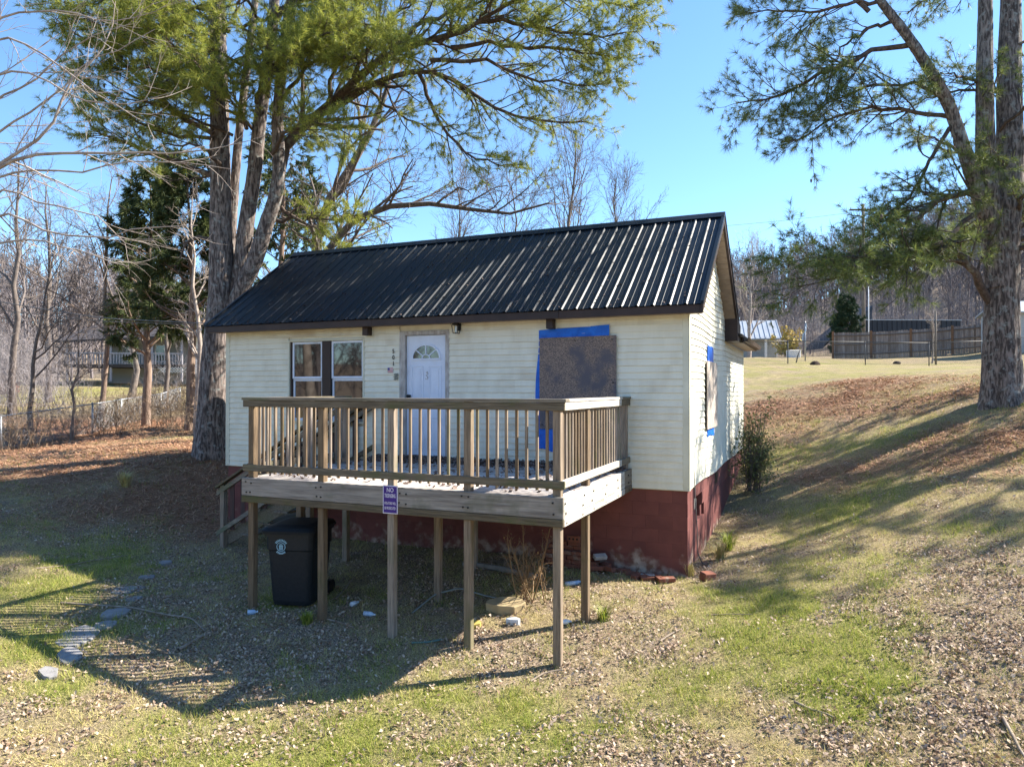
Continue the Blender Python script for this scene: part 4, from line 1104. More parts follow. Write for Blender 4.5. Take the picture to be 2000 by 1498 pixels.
d1 = 17.0; b1 = Vector((ray(411, d1), d1, gz(ray(411, d1), d1)))
top1 = P(420, 0, 17)[2]
limbs_l = [
    (PX(17, (535, 380), (560, 270), (640, 210), (705, 140, 16.4), (796, 91, 16), (891, 66, 15.6), (950, 31, 15.4), (1010, -5, 15.2)), .15, .8),
    (PX(16.6, (600, 230), (652, 214), (716, 165), (789, 137, 16), (845, 138), (898, 165), (950, 196), (1003, 224), (1084, 238), (1150, 236)), .085, 1.0),
    (PX(16.2, (817, 140), (845, 210), (873, 259), (901, 291), (950, 315), (1020, 321)), .05, .9),
    (PX(15.6, (930, 40), (1000, 40), (1090, 60), (1180, 70), (1245, 60)), .055, 1.3),
    (PX(16, (880, 91), (960, 88), (1040, 88), (1126, 98), (1215, 112)), .055, 1.3),
    (PX(16.1, (840, 116), (950, 119), (1038, 151), (1126, 165), (1190, 162)), .055, 1.2),
    (PX(16.4, (722, 176), (775, 221), (824, 245), (873, 273)), .04, .8),
    (PX(15.5, (980, 10), (1080, -20), (1170, 0), (1250, 15)), .05, 1.4),
    (PX(15.8, (760, 95), (830, 40), (920, 10), (1020, -40)), .06, 1.2),
    (PX(16.2, (690, 150), (720, 90), (760, 40), (820, -10)), .06, 1.2),
    (PX(16.5, (640, 200), (650, 140), (680, 80), (700, 20)), .06, 1.2),
    (PX(17, (421, 347), (368, 322), (315, 305), (245, 280), (193, 259), (150, 210)), .07, .9),
    (PX(17, (410, 207), (350, 161), (315, 116), (280, 91), (235, 60)), .06, .9),
    (PX(16.5, (415, 260), (365, 242), (315, 189), (273, 147), (228, 112), (175, 77), (100, 40)), .065, .7),
    (PX(16.8, (415, 270), (340, 262), (280, 242), (217, 207), (158, 168)), .05, .8),
    (PX(16.6, (420, 150), (380, 120), (340, 90), (300, 80), (250, 90)), .06, 1.4),
    (PX(16.2, (430, 170), (420, 110, 15.6), (390, 90, 15.2), (350, 100, 14.9), (310, 60, 14.6)), .05, 1.4),
    (PX(16.5, (500, 200), (520, 150, 15.8), (540, 110, 15.3), (590, 80, 14.9), (650, 60, 14.6)), .06, 1.4),
    (PX(16.5, (530, 300), (560, 250, 15.7), (600, 235, 15.2), (640, 240, 14.9), (680, 262, 14.7)), .05, 1.3),
    (PX(16.5, (480, 250), (470, 210, 15.8), (460, 190, 15.4), (430, 170, 15), (410, 175, 14.8)), .05, 1.3),
    (PX(16.6, (545, 200), (590, 140, 16), (640, 100, 15.6), (700, 90, 15.2), (740, 110, 15)), .05, 1.2),
    (PX(17, (547, 403), (596, 435), (624, 456), (660, 470)), .05, 1.2),
    (PX(17.2, (540, 430), (590, 420), (640, 430), (700, 420)), .045, 1.2),
    (PX(16.8, (430, 330), (400, 290, 16), (340, 280, 15.6), (280, 300, 15.4)), .045, 1.0),
    (PX(17, (445, 60), (400, 30), (340, 10), (250, 20)), .06, 1.3),
    (PX(16.6, (425, 60), (380, 70, 16), (330, 50, 15.6), (270, 55, 15.3), (215, 40, 15)), .05, 1.5),
    (PX(16.6, (425, 120), (385, 140, 15.9), (340, 150, 15.5), (300, 170, 15.2)), .045, 1.4),
    (PX(16.6, (430, 20), (370, 10, 16), (300, -10, 15.6), (200, -5, 15.3), (110, 20, 15)), .05, 1.4),
    (PX(16.4, (560, 100), (620, 60, 15.8), (690, 40, 15.4), (760, 60, 15.2)), .05, 1.4),
    (PX(17, (520, 60), (560, 10), (640, -20), (720, -30)), .06, 1.3),
]
for q in range(20):          # short leafy limbs on all sides of the stems, many of them towards the camera
    a = -math.pi / 2 + rgp.normal(0, 1.0); py = 20 + 250 * ((q * 7) % 20 + .5) / 20; l = rgp.uniform(1.6, 3.4); st = P(rgp.uniform(430, 545), py, 16.9)
    en = st + np.array([math.cos(a) * l, math.sin(a) * l, rgp.uniform(-.3, .5)]); limbs_l.append(([st, st * .5 + en * .5 + [0, 0, .2], en], .04, 1.35))
for q in range(7):          # fill along the big right-hand limb
    t = rgp.uniform(.1, 1); st = P(640 + 330 * t, 190 - 165 * t, 16.4 - t); a = rgp.uniform(-2.6, .3); l = rgp.uniform(1.2, 2.4)
    en = st + np.array([math.cos(a) * l, math.sin(a) * l, rgp.uniform(-.5, .6)]); limbs_l.append(([st, st * .5 + en * .5 + [0, 0, .15], en], .035, 1.2))
limbs_l += up_limbs(rgp, b1.x + .9, 17, top1 + .3, top1 + 5, 10, 4.2, .08)
stems_l = [
    ([b1 + Vector((0, 0, -.3)), P(417, 720, 17), P(431, 560, 17), P(430, 400, 17), P(428, 250, 17), P(424, 100, 17), P(420, -100, 17), P(415, -450, 17)], .335, .09),
    ([P(446, 560, 17.2), P(450, 470, 17.25), P(455, 400, 17.3), P(459, 330, 17.3), P(468, 230, 17.3), P(484, 100, 17.3), P(505, -80, 17.3), P(520, -300, 17.3)], .12, .05),
    ([P(452, 620, 17.15), P(471, 520, 17.1), P(478, 450, 17.05), P(487, 390, 17), P(497, 330, 17), P(507, 220, 17), P(528, 80, 17), P(545, -160, 17), P(550, -400, 17)], .205, .06),
    ([P(455, 600, 17), P(476, 550, 16.9), P(497, 515, 16.8), P(515, 450, 16.7), P(537, 390, 16.6), P(545, 340, 16.6), P(540, 230, 16.6), P(555, 60, 16.6), P(590, -150, 16.6)], .20, .06),
]
dead_l = [(PX(17, (414, 473), (385, 462), (365, 475), (350, 505)), .06), (PX(17, (425, 340), (390, 345), (330, 352)), .03), (PX(16.9, (560, 420), (590, 400), (600, 380)), .03)]
pine('pine_tree', 'huge many-stemmed pine rising behind the left end of the house', b1, stems_l, limbs_l, 102, nl=.172, tuft_m=34, dens=1.18, dead=dead_l)

# ---------------------------------------------------------------- cedars behind the left pine
def cedar(label, base, h, rad, seed, nbr, name='cedar_tree', m='cedar_leaf', bark='cedar_bark', L=.20, w=.035, M=12, t0=.12, group='evergreens behind the pine', droop=.05):
    rg = np.random.default_rng(seed); base = np.array(base, float)
    root = thing(name, label, 'tree', tuple(base), 0, group)
    k = 10; t = np.linspace(0, 1, k)[:, None]
    tr = np.array([0, 0, 1.]) * h * t + np.cumsum(rg.normal(0, .05, (k, 3)) * [1, 1, 0], 0); tr[0] = (0, 0, -.2)
    T = tr[None]; Rt = np.linspace(.17, .02, k)[None]
    g1 = spawn(rg, T, Rt, nbr, t0, .99, (.9, 1.4), rad, 6, .05, .12, .4, .012, lenfall=.8)
    g2 = spawn(rg, *g1, 7, .25, 1.0, (.4, 1.0), rad * .38, 4, -droop, .18, .5, .006)
    g3 = spawn(rg, *g2, 4, .2, 1.0, (.3, .9), rad * .17, 3, -droop, .2, .5, .005)
    tube_obj('trunk', [(T, Rt, 9)], bark, root); tube_obj('branches', [g1 + (5,), g2 + (3,)], bark, root)
    pos = np.concatenate((g2[0][:, -1], g3[0][:, -1], g3[0][:, 1])); dr = np.concatenate((g2[0][:, -1] - g2[0][:, -2], g3[0][:, -1] - g3[0][:, -2], g3[0][:, 1] - g3[0][:, 0]))
    v, f = needles(rg, pos, dr, M, L, w, (.1, 1.1), .12, .2)
    link('foliage', mesh_np('foliage', v, [f]), m, root)
    return root
def gp(px, d, dz=0): x = ray(px, d); return (x, d, gz(x, d) + dz)
cedar('ragged dark cedar with pale stringy trunk left of the pine', gp(368, 24), 9.0, 2.1, 201, 50, L=.25, M=16, t0=.34)
cedar('bluish cedar crown further left beside the bare saplings', gp(285, 27), 9.2, 2.4, 202, 50, L=.26, M=16, t0=.28)
cedar('dense evergreen partly hidden between the pine stems and the roof', gp(545, 25), 10.5, 2.8, 203, 46, L=.24)
# bare stringy trunk beside the cedar
bare_tree('bare_tree', 'pale thin bare trunk tangled with the ragged cedar', gp(385, 22.5), 7.5, 1.6, 210, .10, mat_='pale_bark', n1=12, n2=5, n3=4, k4=False)

# ---------------------------------------------------------------- bare trees
# branches reaching in from the left edge; the trunk stands just out of frame
fb = np.array([-9.3, 10.2, gz(-9.3, 10.2)])
def fore_tree():
    rg = np.random.default_rng(301)
    root = thing('bare_tree', 'pale bare branches reaching into the picture from the left edge', 'tree', tuple(fb), 0, 'bare trees')
    tr = np.array([fb + [0, 0, -.2], fb + [.05, 0, 1.6], fb + [.0, .1, 3.4], fb + [-.15, .1, 6], fb + [-.1, .1, 8.5]])
    T = resample(tr - fb, 10)[None]; tube_obj('trunk', [(T, np.linspace(.17, .05, 10)[None], 10)], 'pale_bark', root)
    D = 10
    L = [((-150, 420), (0, 318), (50, 290), (105, 240), (125, 170), (175, 120), (215, 70), (222, 0)),
         ((-150, 350), (0, 255), (60, 215), (110, 180), (150, 130), (200, 105), (300, 55)),
         ((-140, 430), (0, 322), (60, 296), (140, 297), (240, 298), (360, 300), (430, 290), (480, 275)),
         ((-150, 460), (0, 415), (90, 450), (190, 470), (270, 445), (330, 442), (385, 440)),
         ((-130, 300), (0, 185), (60, 160), (140, 90), (200, 60), (250, 45)),
         ((-150, 420), (0, 340), (80, 330), (160, 335), (260, 310), (310, 315), (400, 325), (450, 330)),
         ((-150, 250), (0, 130), (80, 150), (170, 200), (260, 205), (330, 180)),
         ((-140, 200), (0, 60), (60, 90), (130, 140), (210, 200), (300, 245)),
         ((-150, 470), (20, 360), (60, 395), (110, 400), (190, 420), (260, 495), (275, 485)),
         ((-150, 160), (0, 20), (120, 20), (220, 45), (300, 20)),
         ((-150, 560), (0, 470), (90, 475), (180, 500), (250, 520))]
    LP = np.stack([resample(np.array([P(x, y, D + .35 * math.sin(i * 1.7) + (0 if x > 0 else .1)) for x, y in q]) - fb, 14, .012, rg) for i, q in enumerate(L)])
    LR = np.stack([np.linspace(.034 if i in (0, 2) else .022, .005, 14) for i in range(len(L))])
    g2 = spawn(rg, LP, LR, 9, .25, 1, (.35, 1.0), 1.0, 6, .02, .10, .55, .005, lenfall=.4)
    g3 = spawn(rg, *g2, 4, .2, 1, (.35, .9), .42, 4, .03, .12, .6, .0035)
    tube_obj('crown', [(LP, LR, 7), g2 + (4,), g3 + (3,)], 'pale_bark', root)
fore_tree()
bt = [
    ('slim bare tree with a reddish trunk behind the left fence', 192, 27, 9.5, 3.2, 311, .11, 'cedar_bark', (0.0, 0)),
    ('leaning forked bare sapling at the left fence line', 140, 22.5, 4.4, 1.7, 312, .05, 'bare_bark', (.05, 0)),
    ('bare grey tree at the far left beyond the fence', 25, 31, 11, 4.2, 313, .16, 'bare_bark', (.03, 0)),
    ('bare tree between the reddish trunk and the left edge', 95, 36, 11, 4.4, 314, .15, 'bare_bark', (0, 0)),
    ('tall bare tree behind the bluish cedar', 255, 40, 13, 4.6, 315, .17, 'bare_bark', (.0, 0)),
    ('low spreading bare tree near the neighbour deck', 60, 26, 6.5, 3.4, 316, .09, 'bare_bark', (.1, 0)),
    ('bare tree just left of the cedar trunk', 325, 34, 9, 3.4, 317, .12, 'bare_bark', (0, 0)),
]
for lab, px, d, h, sp, sd, tr, mm, ln in bt: bare_tree('bare_tree', lab, gp(px, d), h, sp, sd, tr, None, mm, lean=ln)
# big hardwood behind the roof with heavy limbs
hb = np.array(gp(600, 21))
bare_tree('bare_tree', 'large leaning hardwood behind the roof beside the pine', hb, 9, 3.6, 320, .24, trunk=[hb + [0, 0, -.2], P(621, 420, 21), P(670, 350, 21), P(705, 291, 21), P(740, 224, 21), P(770, 120, 21), P(790, 20, 21)], n1=14, n2=6, n3=5, t0=.3)
h2 = np.array(gp(610, 20.2))
bare_tree('bare_tree', 'thick bare limb arching right above the roof ridge', h2, 7, 2.6, 321, .17, trunk=[h2 + [0, 0, -.2], P(645, 455, 20), P(716, 413, 19.8), P(768, 399, 19.6), P(845, 396, 19.5), P(898, 403, 19.4), P(950, 417, 19.4), P(1003, 420, 19.4), P(1073, 396, 19.4)], n1=16, n2=5, n3=5, t0=.35)
bare_tree('bare_tree', 'bushy bare tree fanning out above the middle of the ridge', gp(1120, 34), 12.2, 4.2, 322, .14, n1=16, n2=7, n3=6, up=.16, ang=(.3, .75), t0=.35)
bare_tree('bare_tree', 'lower bare tree right of the fanning tree above the ridge', gp(1195, 36), 10.2, 3.6, 323, .12, n1=14, n2=7, n3=6, up=.16, ang=(.3, .75), t0=.35)
bare_tree('bare_tree', 'purplish bare tree left of the fanning tree above the ridge', gp(1010, 38), 11.6, 4.2, 324, .12, n1=14, n2=7, n3=6, up=.14, ang=(.3, .8), t0=.3)
bare_tree('bare_tree', 'hazy bare tree behind the arching limb', gp(880, 36), 10.5, 4.0, 325, .12, n1=14, n2=7, n3=6, up=.14, ang=(.3, .8), t0=.3)
# right background
bare_tree('bare_tree', 'pale bare tree in front of the grey-roofed cottage', gp(1462, 50), 7.8, 3.2, 330, .14, None, 'pale_bark', n1=12, ang=(.3, .8), up=.1, t0=.15)
bare_tree('bare_tree', 'small pinkish bare tree inside the chain-link fence', gp(1820, 40), 3.6, 1.3, 331, .04, None, 'pale_bark', n1=10, n2=5, n3=4, k4=False, ang=(.3, .7), up=.1)

# ---------------------------------------------------------------- wooded hillside, one far-off mass
def woodland():
    rg = np.random.default_rng(400); Vs, Fs, V3, F3, base, base3 = [], [], [], [], 0, 0
    temps = []
    for i in range(7):
        k = 4; T = np.zeros((1, k, 3)); T[0, :, 2] = np.linspace(0, 1, k); T[0, 1:, :2] = rg.normal(0, .015, (k - 1, 2)); Rt = np.linspace(.013, .003, k)[None]
        g1 = spawn(rg, T, Rt, 18, .15, .98, (.3, .8), .40, 3, .12, .12, .6, .0030, lenfall=.5)
        g2 = spawn(rg, *g1, 6, .15, 1, (.3, .9), .16, 3, .1, .15, .6, .0026)
        g3 = spawn(rg, *g2, 3, .2, 1, (.3, .9), .08, 2, .05, .15, .7, .0024)
        temps.append((tubes([(T, Rt, 4), g1 + (3,)]), ribbons([g2, g3])))
    n = 0
    def put(x, y, h):
        nonlocal base, base3, n
        (v, f), (v3, f3) = temps[n % 7]; a = rg.uniform(0, 6.28); c, s = math.cos(a) * h, math.sin(a) * h; M3 = np.array([[c, -s, 0], [s, c, 0], [0, 0, h]]); off = np.array([x, y, gz(x, y) - .3])
        Vs.append(v @ M3.T + off); Fs.append(f + base); base += len(v); V3.append(v3 @ M3.T + off); F3.append(f3 + base3); base3 += len(v3); n += 1
    for px0, px1, cnt, r0, r1 in ((1420, 2150, 430, 84, 225), (-200, 460, 230, 62, 170), (460, 1420, 80, 90, 230)):
        for i in range(cnt):
            px = rg.uniform(px0, px1); r = r0 + (r1 - r0) * rg.random() ** .9; az = math.atan((px - 1000) / F); put(r * math.sin(az), r * math.cos(az), rg.uniform(8, 14) * (.8 if r < 100 else 1))
    for i in range(150):
        az = rg.uniform(105, 290); r = 24 + 55 * rg.random(); put(r * math.sin(R(az)), r * math.cos(R(az)), rg.uniform(9, 14))
    v = np.concatenate(Vs + V3); nb = len(np.concatenate(Vs))
    o = link('far_wood', mesh_np('far_wood', v, [np.concatenate(Fs), np.concatenate(F3) + nb]), 'wood_far'); tag(o, 'grey leafless woodland covering the hillside behind', 'woodland', kind='stuff')
woodland()

# ---------------------------------------------------------------- fences
def chain_fence(label, pts, h, seed, sag=.02, cell=.07, rail='galv', wire='galv', wr=.0035):
    """pts: list of post positions (x, y); each post, the rail and the woven wire are parts"""
    b = (pts[0][0], pts[0][1], gz(*pts[0]))
    root = thing('chain_link_fence', label, 'fence', b, 0)
    tops = []
    for x, y in pts:
        z = gz(x, y); mb = MB(); mb.tube([(x - b[0], y - b[1], z - b[2] - .1), (x - b[0], y - b[1], z - b[2] + h + .03)], .028, 8); mb.tube([(x - b[0], y - b[1], z - b[2] + h + .03), (x - b[0], y - b[1], z - b[2] + h + .06)], [.034, .012], 8)
        mb.build('fence_post', rail, root, True); tops.append((x - b[0], y - b[1], z - b[2] + h))
    for q in range(len(tops) - 1):
        mb = MB(); mb.tube([tops[q], tops[q + 1]], .021, 6); mb.build('top_rail', rail, root, True)
        p0, p1 = np.array(tops[q]), np.array(tops[q + 1]); L = np.hypot(*(p1 - p0)[:2])
        n = int(L / cell); A, B = [], []
        s = (np.arange(n) + .5) / n; hh = h - .05
        k = 2
        for sg in (1, -1):                # diagonal wires, clipped at the panel ends
            off = np.arange(-hh / cell, n + hh / cell) * cell
            a0 = off; a1 = off + sg * hh
            t0 = np.zeros_like(off); t1 = np.ones_like(off)
            with np.errstate(all='ignore'):
                tl, th = (0 - a0) / (a1 - a0), (L - a0) / (a1 - a0)
            lo, hi = np.minimum(tl, th), np.maximum(tl, th)
            t0, t1 = np.maximum(t0, lo), np.minimum(t1, hi); ok = t1 > t0 + .01
            for tt, lst in ((t0, A), (t1, B)):
                u = (a0 + (a1 - a0) * tt)[ok] / L; w = tt[ok] * hh + .03
                lst.append(p0 + (p1 - p0) * u[:, None] + np.stack((np.zeros_like(u), np.zeros_like(u), w - h), -1))
        A, B = np.concatenate(A), np.concatenate(B)
        Pl = np.stack((A, B), 1); Rl = np.full(Pl.shape[:2], wr)
        o = tube_obj('wire_mesh', [(Pl, Rl, 3)], wire, root); o['kind'] = 'stuff'
    return root
lf = [(-15.6, 17.5), (-15.1, 21.0), (-14.4, 24.4), (-15.0, 27.3), (-15.7, 30.2), (-16.3, 33.0), (-16.9, 36.2)]
chain_fence('chain-link fence with silver top rail running back along the left bank', lf, 1.02, 1, cell=.09)
rf = [(11.5, 38.2), (14.6, 37.6), (18.4, 37), (21.6, 36.8), (24.7, 36.6), (27.6, 36.5)]
chain_fence('dark chain-link fence crossing the lawn behind the right pine', rf, 1.2, 2, cell=.11, rail='wire_dark', wire='wire_dark', wr=.004)

# timber privacy fence
def px_on(px, d): return np.array([ray(px, d), d])
pa, pb = px_on(1627, 50), px_on(1945, 46)
wroot = thing('privacy_fence', 'brown timber privacy fence in front of the dark metal building', 'fence', (pa[0], pa[1], gz(*pa)), 0)
wb = np.array([pa[0], pa[1], gz(*pa)]); L = np.hypot(*(pb - pa)); n = int(L / .15); dirn = (pb - pa) / L; ang = math.atan2(dirn[1], dirn[0])
pk = MB(); pk.prism([(-.07, 0), (.07, 0), (.07, 1.78), (.045, 1.82), (-.045, 1.82), (-.07, 1.78)], 'y', -.01, .01); pk = pk.build('picket', 'fence_wood', wroot)
for q in range(n):
    o = pk if q == 0 else copy_obj(pk, wroot)
    p = pa + dirn * (q + .5) * .15; o.location = (p[0] - wb[0], p[1] - wb[1], gz(*p) - wb[2] + random.uniform(-.02, .02)); o.rotation_euler = (0, 0, ang)
for q in range(0, int(L / 2.4) + 1):
    p = pa + dirn * min(q * 2.4, L); mb = MB(); mb.cbox(-.07, .07, -.11, -.015, -.1, 1.9); o = mb.build('fence_post', 'fence_post', wroot); o.location = (p[0] - wb[0], p[1] - wb[1], gz(*p) - wb[2]); o.rotation_euler = (0, 0, ang)
for h_ in (.35, 1.0, 1.6):
    pts = [(*(pa + dirn * s - wb[:2]), gz(*(pa + dirn * s)) - wb[2] + h_) for s in np.linspace(0, L, 8)]
    pts = [(p[0] + dirn[1] * .05, p[1] - dirn[0] * .05, p[2]) for p in pts]
    mb = MB(); mb.tube(pts, .045, 4); mb.build('fence_rail', 'fence_wood', wroot)

# ---------------------------------------------------------------- neighbours on the right
def box_part(root, name, m, x0, x1, y0, y1, z0, z1, c=.0):
    mb = MB(); (mb.cbox(x0, x1, y0, y1, z0, z1, c) if c else mb.box(x0, x1, y0, y1, z0, z1)); return mb.build(name, m, root)
cp = px_on(1478, 62); cz = gz(*cp)
cot = thing('cottage', 'small grey cottage with a pale metal roof beyond the fence', 'house', (cp[0], cp[1], cz), R(-14))
w_ = box_part(cot, 'wall', 'far_wall', -3.2, 1.55, -.5, 5, -.3, 1.9)
for q in range(9): box_part(w_, 'siding_board', 'far_wall', -3.2, 1.55, -.53 + .0, -.501, q * .2 + .05, q * .2 + .23)
box_part(cot, 'corner_post', 'far_white', .55, .75, -1.2, -1.0, -.3, 1.95)
mb = MB(); mb.add([(-3.6, -1.5, 1.75), (1.9, -1.5, 1.75), (1.9, 2.2, 3.6), (-3.6, 2.2, 3.6), (-3.6, -1.5, 1.65), (1.9, -1.5, 1.65), (1.9, 2.2, 3.5), (-3.6, 2.2, 3.5)], [(0, 1, 2, 3), (7, 6, 5, 4), (0, 4, 5, 1), (1, 5, 6, 2), (2, 6, 7, 3), (3, 7, 4, 0)]); rf_ = mb.build('roof', 'far_metal', cot)
for q in range(14):
    x = -3.5 + q * .41; mb = MB(); mb.add([(x, -1.5, 1.755), (x + .06, -1.5, 1.755), (x + .06, 2.2, 3.605), (x, 2.2, 3.605), (x, -1.5, 1.80), (x + .06, -1.5, 1.80), (x + .06, 2.2, 3.65), (x, 2.2, 3.65)], [(0, 3, 2, 1), (4, 5, 6, 7), (0, 1, 5, 4), (1, 2, 6, 5), (2, 3, 7, 6), (3, 0, 4, 7)]); mb.build('roof_rib', 'far_metal', rf_)
mb = MB(); mb.prism([(-1.5, 1.6), (2.2, 3.45), (5.9, 1.6), (5.2, 1.6), (5.2, -.3), (-.5, -.3), (-.5, 1.6)], 'x', 1.56, 1.66); mb.build('gable', 'far_white', cot)
def leafy(name, label, cat, base, rad, h, n, m, seed, size=.05, group=None, stems=14, stem_m='bare_bark'):
    rg = np.random.default_rng(seed); root = thing(name, label, cat, tuple(base), 0, group)
    T = np.zeros((stems, 5, 3)); a = rg.uniform(0, 6.28, stems); rr = rad * rg.uniform(.2, .9, stems)
    t = np.linspace(0, 1, 5)
    b_ = rg.uniform(-.5, .5, (stems, 2)) * rad
    T[:, :, 0] = b_[:, :1] + (np.cos(a) * rr)[:, None] * t ** .8; T[:, :, 1] = b_[:, 1:] + (np.sin(a) * rr)[:, None] * t ** .8; T[:, :, 2] = (h * rg.uniform(.3, 1, stems))[:, None] * t
    Rr = np.full((stems, 5), .01) * np.linspace(1, .4, 5); g = spawn(rg, T, Rr, 9, .05, 1, (.3, 1), h * .3, 4, .05, .2, .7, .003)
    g2 = spawn(rg, *g, 4, .2, 1, (.3, 1), h * .12, 3, .05, .2, .7, .002)
    tube_obj('stems', [(T, Rr, 5), g + (3,), g2 + (3,)], stem_m, root)
    src = np.concatenate((g[0].reshape(-1, 3), g2[0].reshape(-1, 3))); p = src[rg.integers(0, len(src), n)] + rg.normal(0, h * .03, (n, 3))
    link('leaves', leaf_mesh('leaves', p[:, 0], p[:, 1], np.maximum(p[:, 2], .03), size, rg, 1.0), m, root)
    return root
leafy('yellow_shrub', 'yellow winter shrub beside the cottage gable', 'shrub', gp(1537, 56), .95, 2.3, 1500, 'yellow_bush', 41, .10, stem_m='brush')
p_ = gp(1550, 54); tk = thing('water_tub', 'small white tub at the foot of the yellow shrub', 'tub', p_, 0); loft([rrect(.42, .35, .1, -.1), rrect(.45, .38, .1, .5), rrect(.48, .41, .1, .52), rrect(.40, .33, .1, .55)]).build('tub_body', 'far_white', tk)
# dark ribbed building with its slanted black roof
bp0 = px_on(1785, 62); bz = gz(*bp0)
bd = thing('metal_building', 'long dark ribbed metal building behind the timber fence', 'building', (bp0[0], bp0[1], bz), R(2))
wl = box_part(bd, 'wall', 'far_dark', -4.6, 4.2, 0, 5, -.5, 2.95)
for q in range(20): box_part(wl, 'wall_rib', 'far_dark', -4.55 + q * .44, -4.47 + q * .44, -.05, -.001, -.5, 2.95)
box_part(bd, 'parapet', 'far_metal', -4.65, 4.25, -.08, 5, 2.951, 3.02)
mb = MB(); mb.prism([(-5.6, .8), (-5.2, 1.4), (-.75, 4.85), (-.9, 2.9), (-4.0, 2.2)], 'y', 5.2, 9); mb.build('slanted_roof', 'far_dark', bd)
mb = MB(); mb.box(-2.6, -.95, 5.1, 8.8, 2.0, 3.6); mb.build('shed_wall', 'far_dark', bd)
cedar('dark conical conifer beside the black sloping roof', gp(1652, 57), 4.6, 1.7, 240, 60, 'conifer_tree', 'far_pine', 'bare_bark', .28, .05, 10, .05, None)
p_ = px_on(2012, 42); sh = thing('pale_shed', 'pale blue shed wall peeking past the pine at the right edge', 'shed', (p_[0], p_[1], gz(*p_)), 0)
box_part(sh, 'wall', 'far_wall', -.9, 4, 0, 3, -.3, 2.4); mb = MB(); mb.prism([(-.3, 2.38), (1.5, 3.2), (3.3, 2.38), (3.3, 2.3), (1.5, 3.1), (-.3, 2.3)], 'x', -1.1, 4.2); mb.build('roof', 'far_metal', sh)
# utility pole, clothesline post, fence-line post
def pole(name, label, px, d, ytop, r, m, cat='pole', arm=None, lean=0):
    b = gp(px, d); h = P(px, ytop, d)[2] - b[2]; root = thing(name, label, cat, b)
    mb = MB(); mb.tube([(0, 0, -.3), (lean * .5, 0, h * .5), (lean, 0, h)], [r, r * .9, r * .75], 10); mb.build('shaft', m, root, True)
    if arm: arm(root, h)
    return root
def up_arm(root, h):
    mb = MB(); mb.cbox(-1.1, 1.1, -.06, .06, h - .55, h - .42); mb.build('cross_arm', 'pole_wood', root)
    for x in (-1, -.4, .4, 1):
        mb = MB(); mb.tube([(x, 0, h - .42), (x, 0, h - .25)], [.05, .03], 8); mb.build('insulator', 'far_metal', root)
pole('utility_pole', 'brown utility pole seen through the branches of the right pine', 1687, 58, 398, .15, 'pole_wood', arm=up_arm)
pole('guy_pole', 'thin white pole standing next to the utility pole', 1697, 55, 560, .045, 'far_white')
def cl_arm(root, h):
    mb = MB(); mb.tube([(-.55, 0, h - .1), (.4, 0, h - .02)], .03, 6); mb.build('cross_bar', 'wire_dark', root)
    mb = MB(); mb.tube([(.05, 0, h - .1), (.02, -.02, h - .55), (-.12, 0, h - .75), (-.15, 0, h - 1.1)], .03, 5); mb.build('hanging_rope', 'plastic_blue', root)
pole('clothesline_post', 'metal clothesline post with a cross bar and blue rope', 1573, 41, 628, .04, 'galv', arm=cl_arm)
pole('lean_post', 'thin leaning wooden post left of the clothesline post', 1553, 38.5, 683, .035, 'wire_dark', cat='post', lean=.28)
pole('timber_post', 'tall timber post at the right end of the chain-link fence', 1828, 38.5, 607, .055, 'pole_wood', cat='post')
def wire(label, pts, r=.012):
    w = np.array(pts); c = resample(w - w[0], 14)[None]; o = tube_obj('overhead_wire', [(c, np.full((1, 14), r), 4)], 'wire_dark', None); o.location = w[0]; tag(o, label, 'cable', 'overhead wires'); return o
wire('upper overhead wire running from the ridge to the utility pole', [P(1050, 470, 56), P(1430, 440, 57), P(1560, 428, 57.5), P(1687, 412, 58)])
wire('middle overhead wire between ridge and utility pole', [P(1050, 510, 56), P(1430, 487, 57), P(1560, 478, 57.5), P(1687, 462, 58)])
wire('lowest overhead wire right of the gable', [P(1050, 540, 40), P(1430, 514, 42), P(1560, 500, 44), P(1700, 480, 46)])
wire('sagging service wire from the left edge to the eave', [P(-300, 545, 24), P(0, 590, 21), P(200, 622, 18), P(405, 632, 14.4)], .011)
wire('second thinner wire just below the service wire', [P(-300, 585, 24), P(0, 606, 21), P(200, 628, 18), P(405, 635, 14.45)], .007)
# brown stones and dirt lumps on the lawn
for lab, px, py, s in (('dark clod of dirt on the lawn by the chain-link fence', 1592, 713, .25), ('second dark clod further right on the lawn', 1752, 711, .2)):
    p = at(px, py); rg = np.random.default_rng(px); rings = []
    for zz, rr in ((-.05, 1), (.3, .95), (.6, .7), (.8, .35)): rings.append([(math.cos(a) * s * rr * rg.uniform(.8, 1.15), math.sin(a) * s * rr * rg.uniform(.8, 1.15), zz * s) for a in np.linspace(0, 6.28, 11)[:-1]])
    o = loft(rings).build('dirt_clod', 'dirt'); o.location = p; tag(o, lab, 'dirt clod', 'dirt clods')

